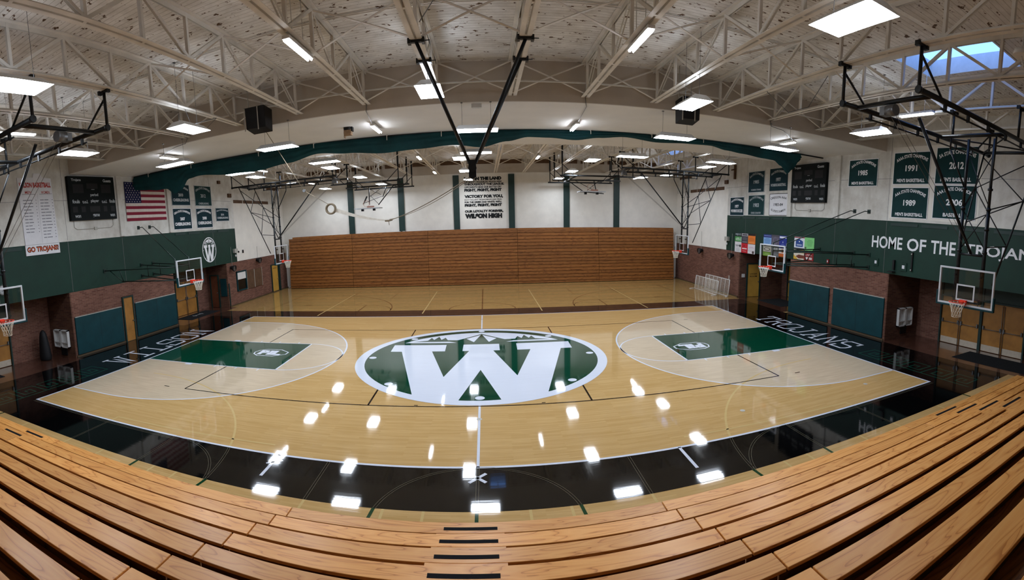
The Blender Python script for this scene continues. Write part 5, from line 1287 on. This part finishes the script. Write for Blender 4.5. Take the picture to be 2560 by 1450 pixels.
poster(A[0], A[1], 3.56, 4.22, '#D4DAE2', [('r', .5, .95, 1, .08, '#8A3038'), ('p', 0, 0, 1, 1, '#24468A', [(.15, .2), (.15, .65), (.45, .85), (.85, .65), (.85, .2)]), ('r', .5, .35, .5, .12, '#9AA8C0'), ('e', .5, .62, .1, .1, '#F0F0F0'), ('r', .5, .05, 1, .12, '#2A3038')], 'white poster with a blue house shape')
poster(A[1], A[2], 3.52, 4.22, '#7CC47A', [('l', .55, .6, .6, .5, '#5DA060', 5), ('e', .12, .2, .2, .2, '#4A5A4A')], 'light green poster at the right of the third block')
poster(A[0], A[1], 3.02, 3.54, '#CFC7B8', [('r', .5, .82, 1, .3, '#C9A23A'), ('e', .4, .78, .6, .12, '#EDEAE0'), ('p', 0, 0, 1, 1, '#6A3426', [(.2, .3), (.5, .5), (1, .45), (1, .15), (.5, .1)]), ('p', 0, 0, 1, 1, '#C9A23A', [(0, .45), (.35, .12), (.4, 0), (0, 0)])], 'yellow and brown poster with a football shape')
poster(A[1], A[2], 3.02, 3.50, '#7E1F22', [('r', .5, .93, 1, .14, '#E8E4E4'), ('l', .5, .62, .7, .2, '#D8B8B8', 2), ('r', .3, .25, .25, .25, '#D8CCC8'), ('r', .7, .25, .3, .25, '#C8BCB8')], 'dark red poster under the light green one')
# ---- small wall things
def lampbox(x, y, z, s, label):
    g = empty('wall_horn', (x, y, z), label, 'loudspeaker', 'black horn speakers on the side walls')
    b = MB(); b.tube((0, 0, 0), (s * .14, 0, 0), .10, 14, 0, .13); b.tube((s * .14, 0, 0), (s * .34, -.02, -.05), .15, 16, 0, .22); b.build('horn_body', [M_DARK], g)
    b = MB(); b.tube((s * .335, -.02, -.05), (s * .345, -.02, -.052), .17, 16); b.build('horn_mouth', [M_STEEL], g)
    b = MB(); b.tube((s * .02, .2, -.05), (s * .02, .2, 1.4 if z < 2.7 else 1.0), .01, 5); b.build('feed_conduit', [M_GREYM], g)
lampbox(XL, 18.75, 2.62, 1, 'black horn speaker on brick beneath the end of the left green band'); lampbox(XL, 22.6, 2.82, 1, 'black horn speaker above the brown panel boards')
lampbox(XR, 22.9, 2.68, -1, 'black horn speaker above the white goals'); lampbox(XR, 18.3, 2.68, -1, 'black horn speaker left of the posters, below the green band')
def small(name, fn, u, v, w, h, d, mat, label, cat, inner=None, group=None):
    o = sheet(name, fn, u - w / 2, u + w / 2, v - h / 2, v + h / 2, mat, d, .002); tag(o, label, cat, group)
    if inner: sheet(inner[0], fn, u - w * inner[2], u + w * inner[2], v - h * inner[2], v + h * inner[2], inner[1], d + .012, 0, o)
    return o
small('wall_socket', fnR, -5.62, 3.42, .30, .34, .03, M_WGREEN, 'green box with a white cover right of the main right hoop struts', 'socket box', ('cover_plate', M_SHEET, .20)); small('wall_socket', fnR, -4.0, 3.36, .34, .36, .03, M_WGREEN, 'green box with a white cover between the black bracket and the rail', 'socket box', ('cover_plate', M_SHEET, .20))
o = small('wall_bracket', fnR, -4.52, 3.40, .09, .42, .10, M_DARK, 'small black bracket below the letters HOME', 'bracket')
b = MB(); b.box(XR - .22, XR, 4.45, 4.75, 3.08, 3.12); b.build('bracket_arm', [M_DARK], o)
o = small('wall_rail', fnR, -3.55, 3.62, .07, .80, .06, M_DARK, 'vertical black rail left of the nearest right backboard', 'rail')
b = MB()
for z in (3.28, 3.95): b = MB(); b.tube((XR - .06, 3.55, z), (XR - .10, 3.55, z), .03, 8); b.build('rail_bolt', [M_GREYM], o)
small('fire_alarm', fnR, -8.85, 3.14, .14, .2, .06, col('#7A1F22'), 'small dark red fire alarm above the right brick pier', 'fire alarm', ('alarm_lamp', M_SHEET, .22))
for s, fn, u, nm in (('L', fnL, 19.45, 'left'), ('R', fnR, -19.1, 'right')):
    o = small('exit_light', fn, u, 3.72, .42, .28, .16, M_GREYM, 'grey emergency light box at the end of the %s green band' % nm, 'emergency light')
    b = MB(); p = fn(u, 3.45, .08); b.tube(p, (p[0], p[1], p[2] - .14), .06, 10); b.build('lamp_head', [M_WHITEP], o)
small('wall_socket', fnL, 19.98, 3.62, .10, .12, .06, M_DARK, 'small black outlet just right of the left green band', 'socket box'); small('wall_socket', fnL, 20.6, 3.60, .12, .22, .06, M_DARK, 'taller black outlet on the cream left wall', 'socket box')
small('wall_plate', fnR, -18.75, 1.15, .12, .26, .02, M_GREYM, 'small pale plate on brick beside the goals', 'wall plate')
small('card_reader', fnRR, 16.13, 1.42, .22, .22, .04, M_WHITEP, 'white notice beside the pale yellow door', 'notice')
for x, nm in ((-6.35, 'left'), (-5.95, 'right')):
    b = MB(); b.tube((0, 0, 0), (0, 0, .03), .10, 14); b.tube((0, 0, .03), (0, 0, .05), .14, 14, 0, .12); o = b.build('white_disc', [M_WHITEP], None, (x, 27.5, 4.195)); tag(o, 'small white disc on the folded bleacher top, %s one of two' % nm, 'disc', 'white discs on the folded bleachers')
b = MB(); b.box(XL, XL + .10, 17.9, 18.2, 8.2, 8.4); 
o = tag(b.build('wall_camera', [M_CORK]), 'small dark fixture high on the left wall beyond the banners', 'fixture')
b = MB(); b.box(XR - .10, XR, 19.3, 19.7, 7.35, 7.6); o = tag(b.build('exit_sign', [M_CORK]), 'small brown sign high on the right wall by the soccer banner', 'sign')
b = MB(); b.box(XR - .14, XR, 18.3, 18.42, 7.6, 8.5); b.tube((XR - .14, 18.36, 8.2), (XR - .35, 18.36, 8.15), .04, 8); tag(b.build('hanging_bracket', [M_CORK]), 'rusty bracket high on the right wall near the beam', 'bracket')
b = MB(); b.box(XL, XL + .10, 19.1, 19.5, 7.35, 7.6); tag(b.build('exit_sign', [M_CORK]), 'small brown sign high on the left wall right of the banners', 'sign')
# clock-like gym light hung low at the right edge, with a hook
g = empty('ceiling_fixture', (7.45, -5.1, 7.9), 'round white ceiling fixture with a wire hook at the right edge', 'fixture')
b = MB(); b.tube((0, 0, 0), (0, 0, .10), .16, 20, 0, .13); b.tube((0, 0, .1), (0, 0, ZD - 7.9), .012, 6); b.build('fixture_dish', [M_WHITEP], g)
b = MB(); b.path([(.0, 0, 0), (.0, -.02, -.12), (.05, -.02, -.17), (.1, -.02, -.12), (.1, 0, 0)], .008, 6); b.build('wire_hook', [M_WHITEP], g)
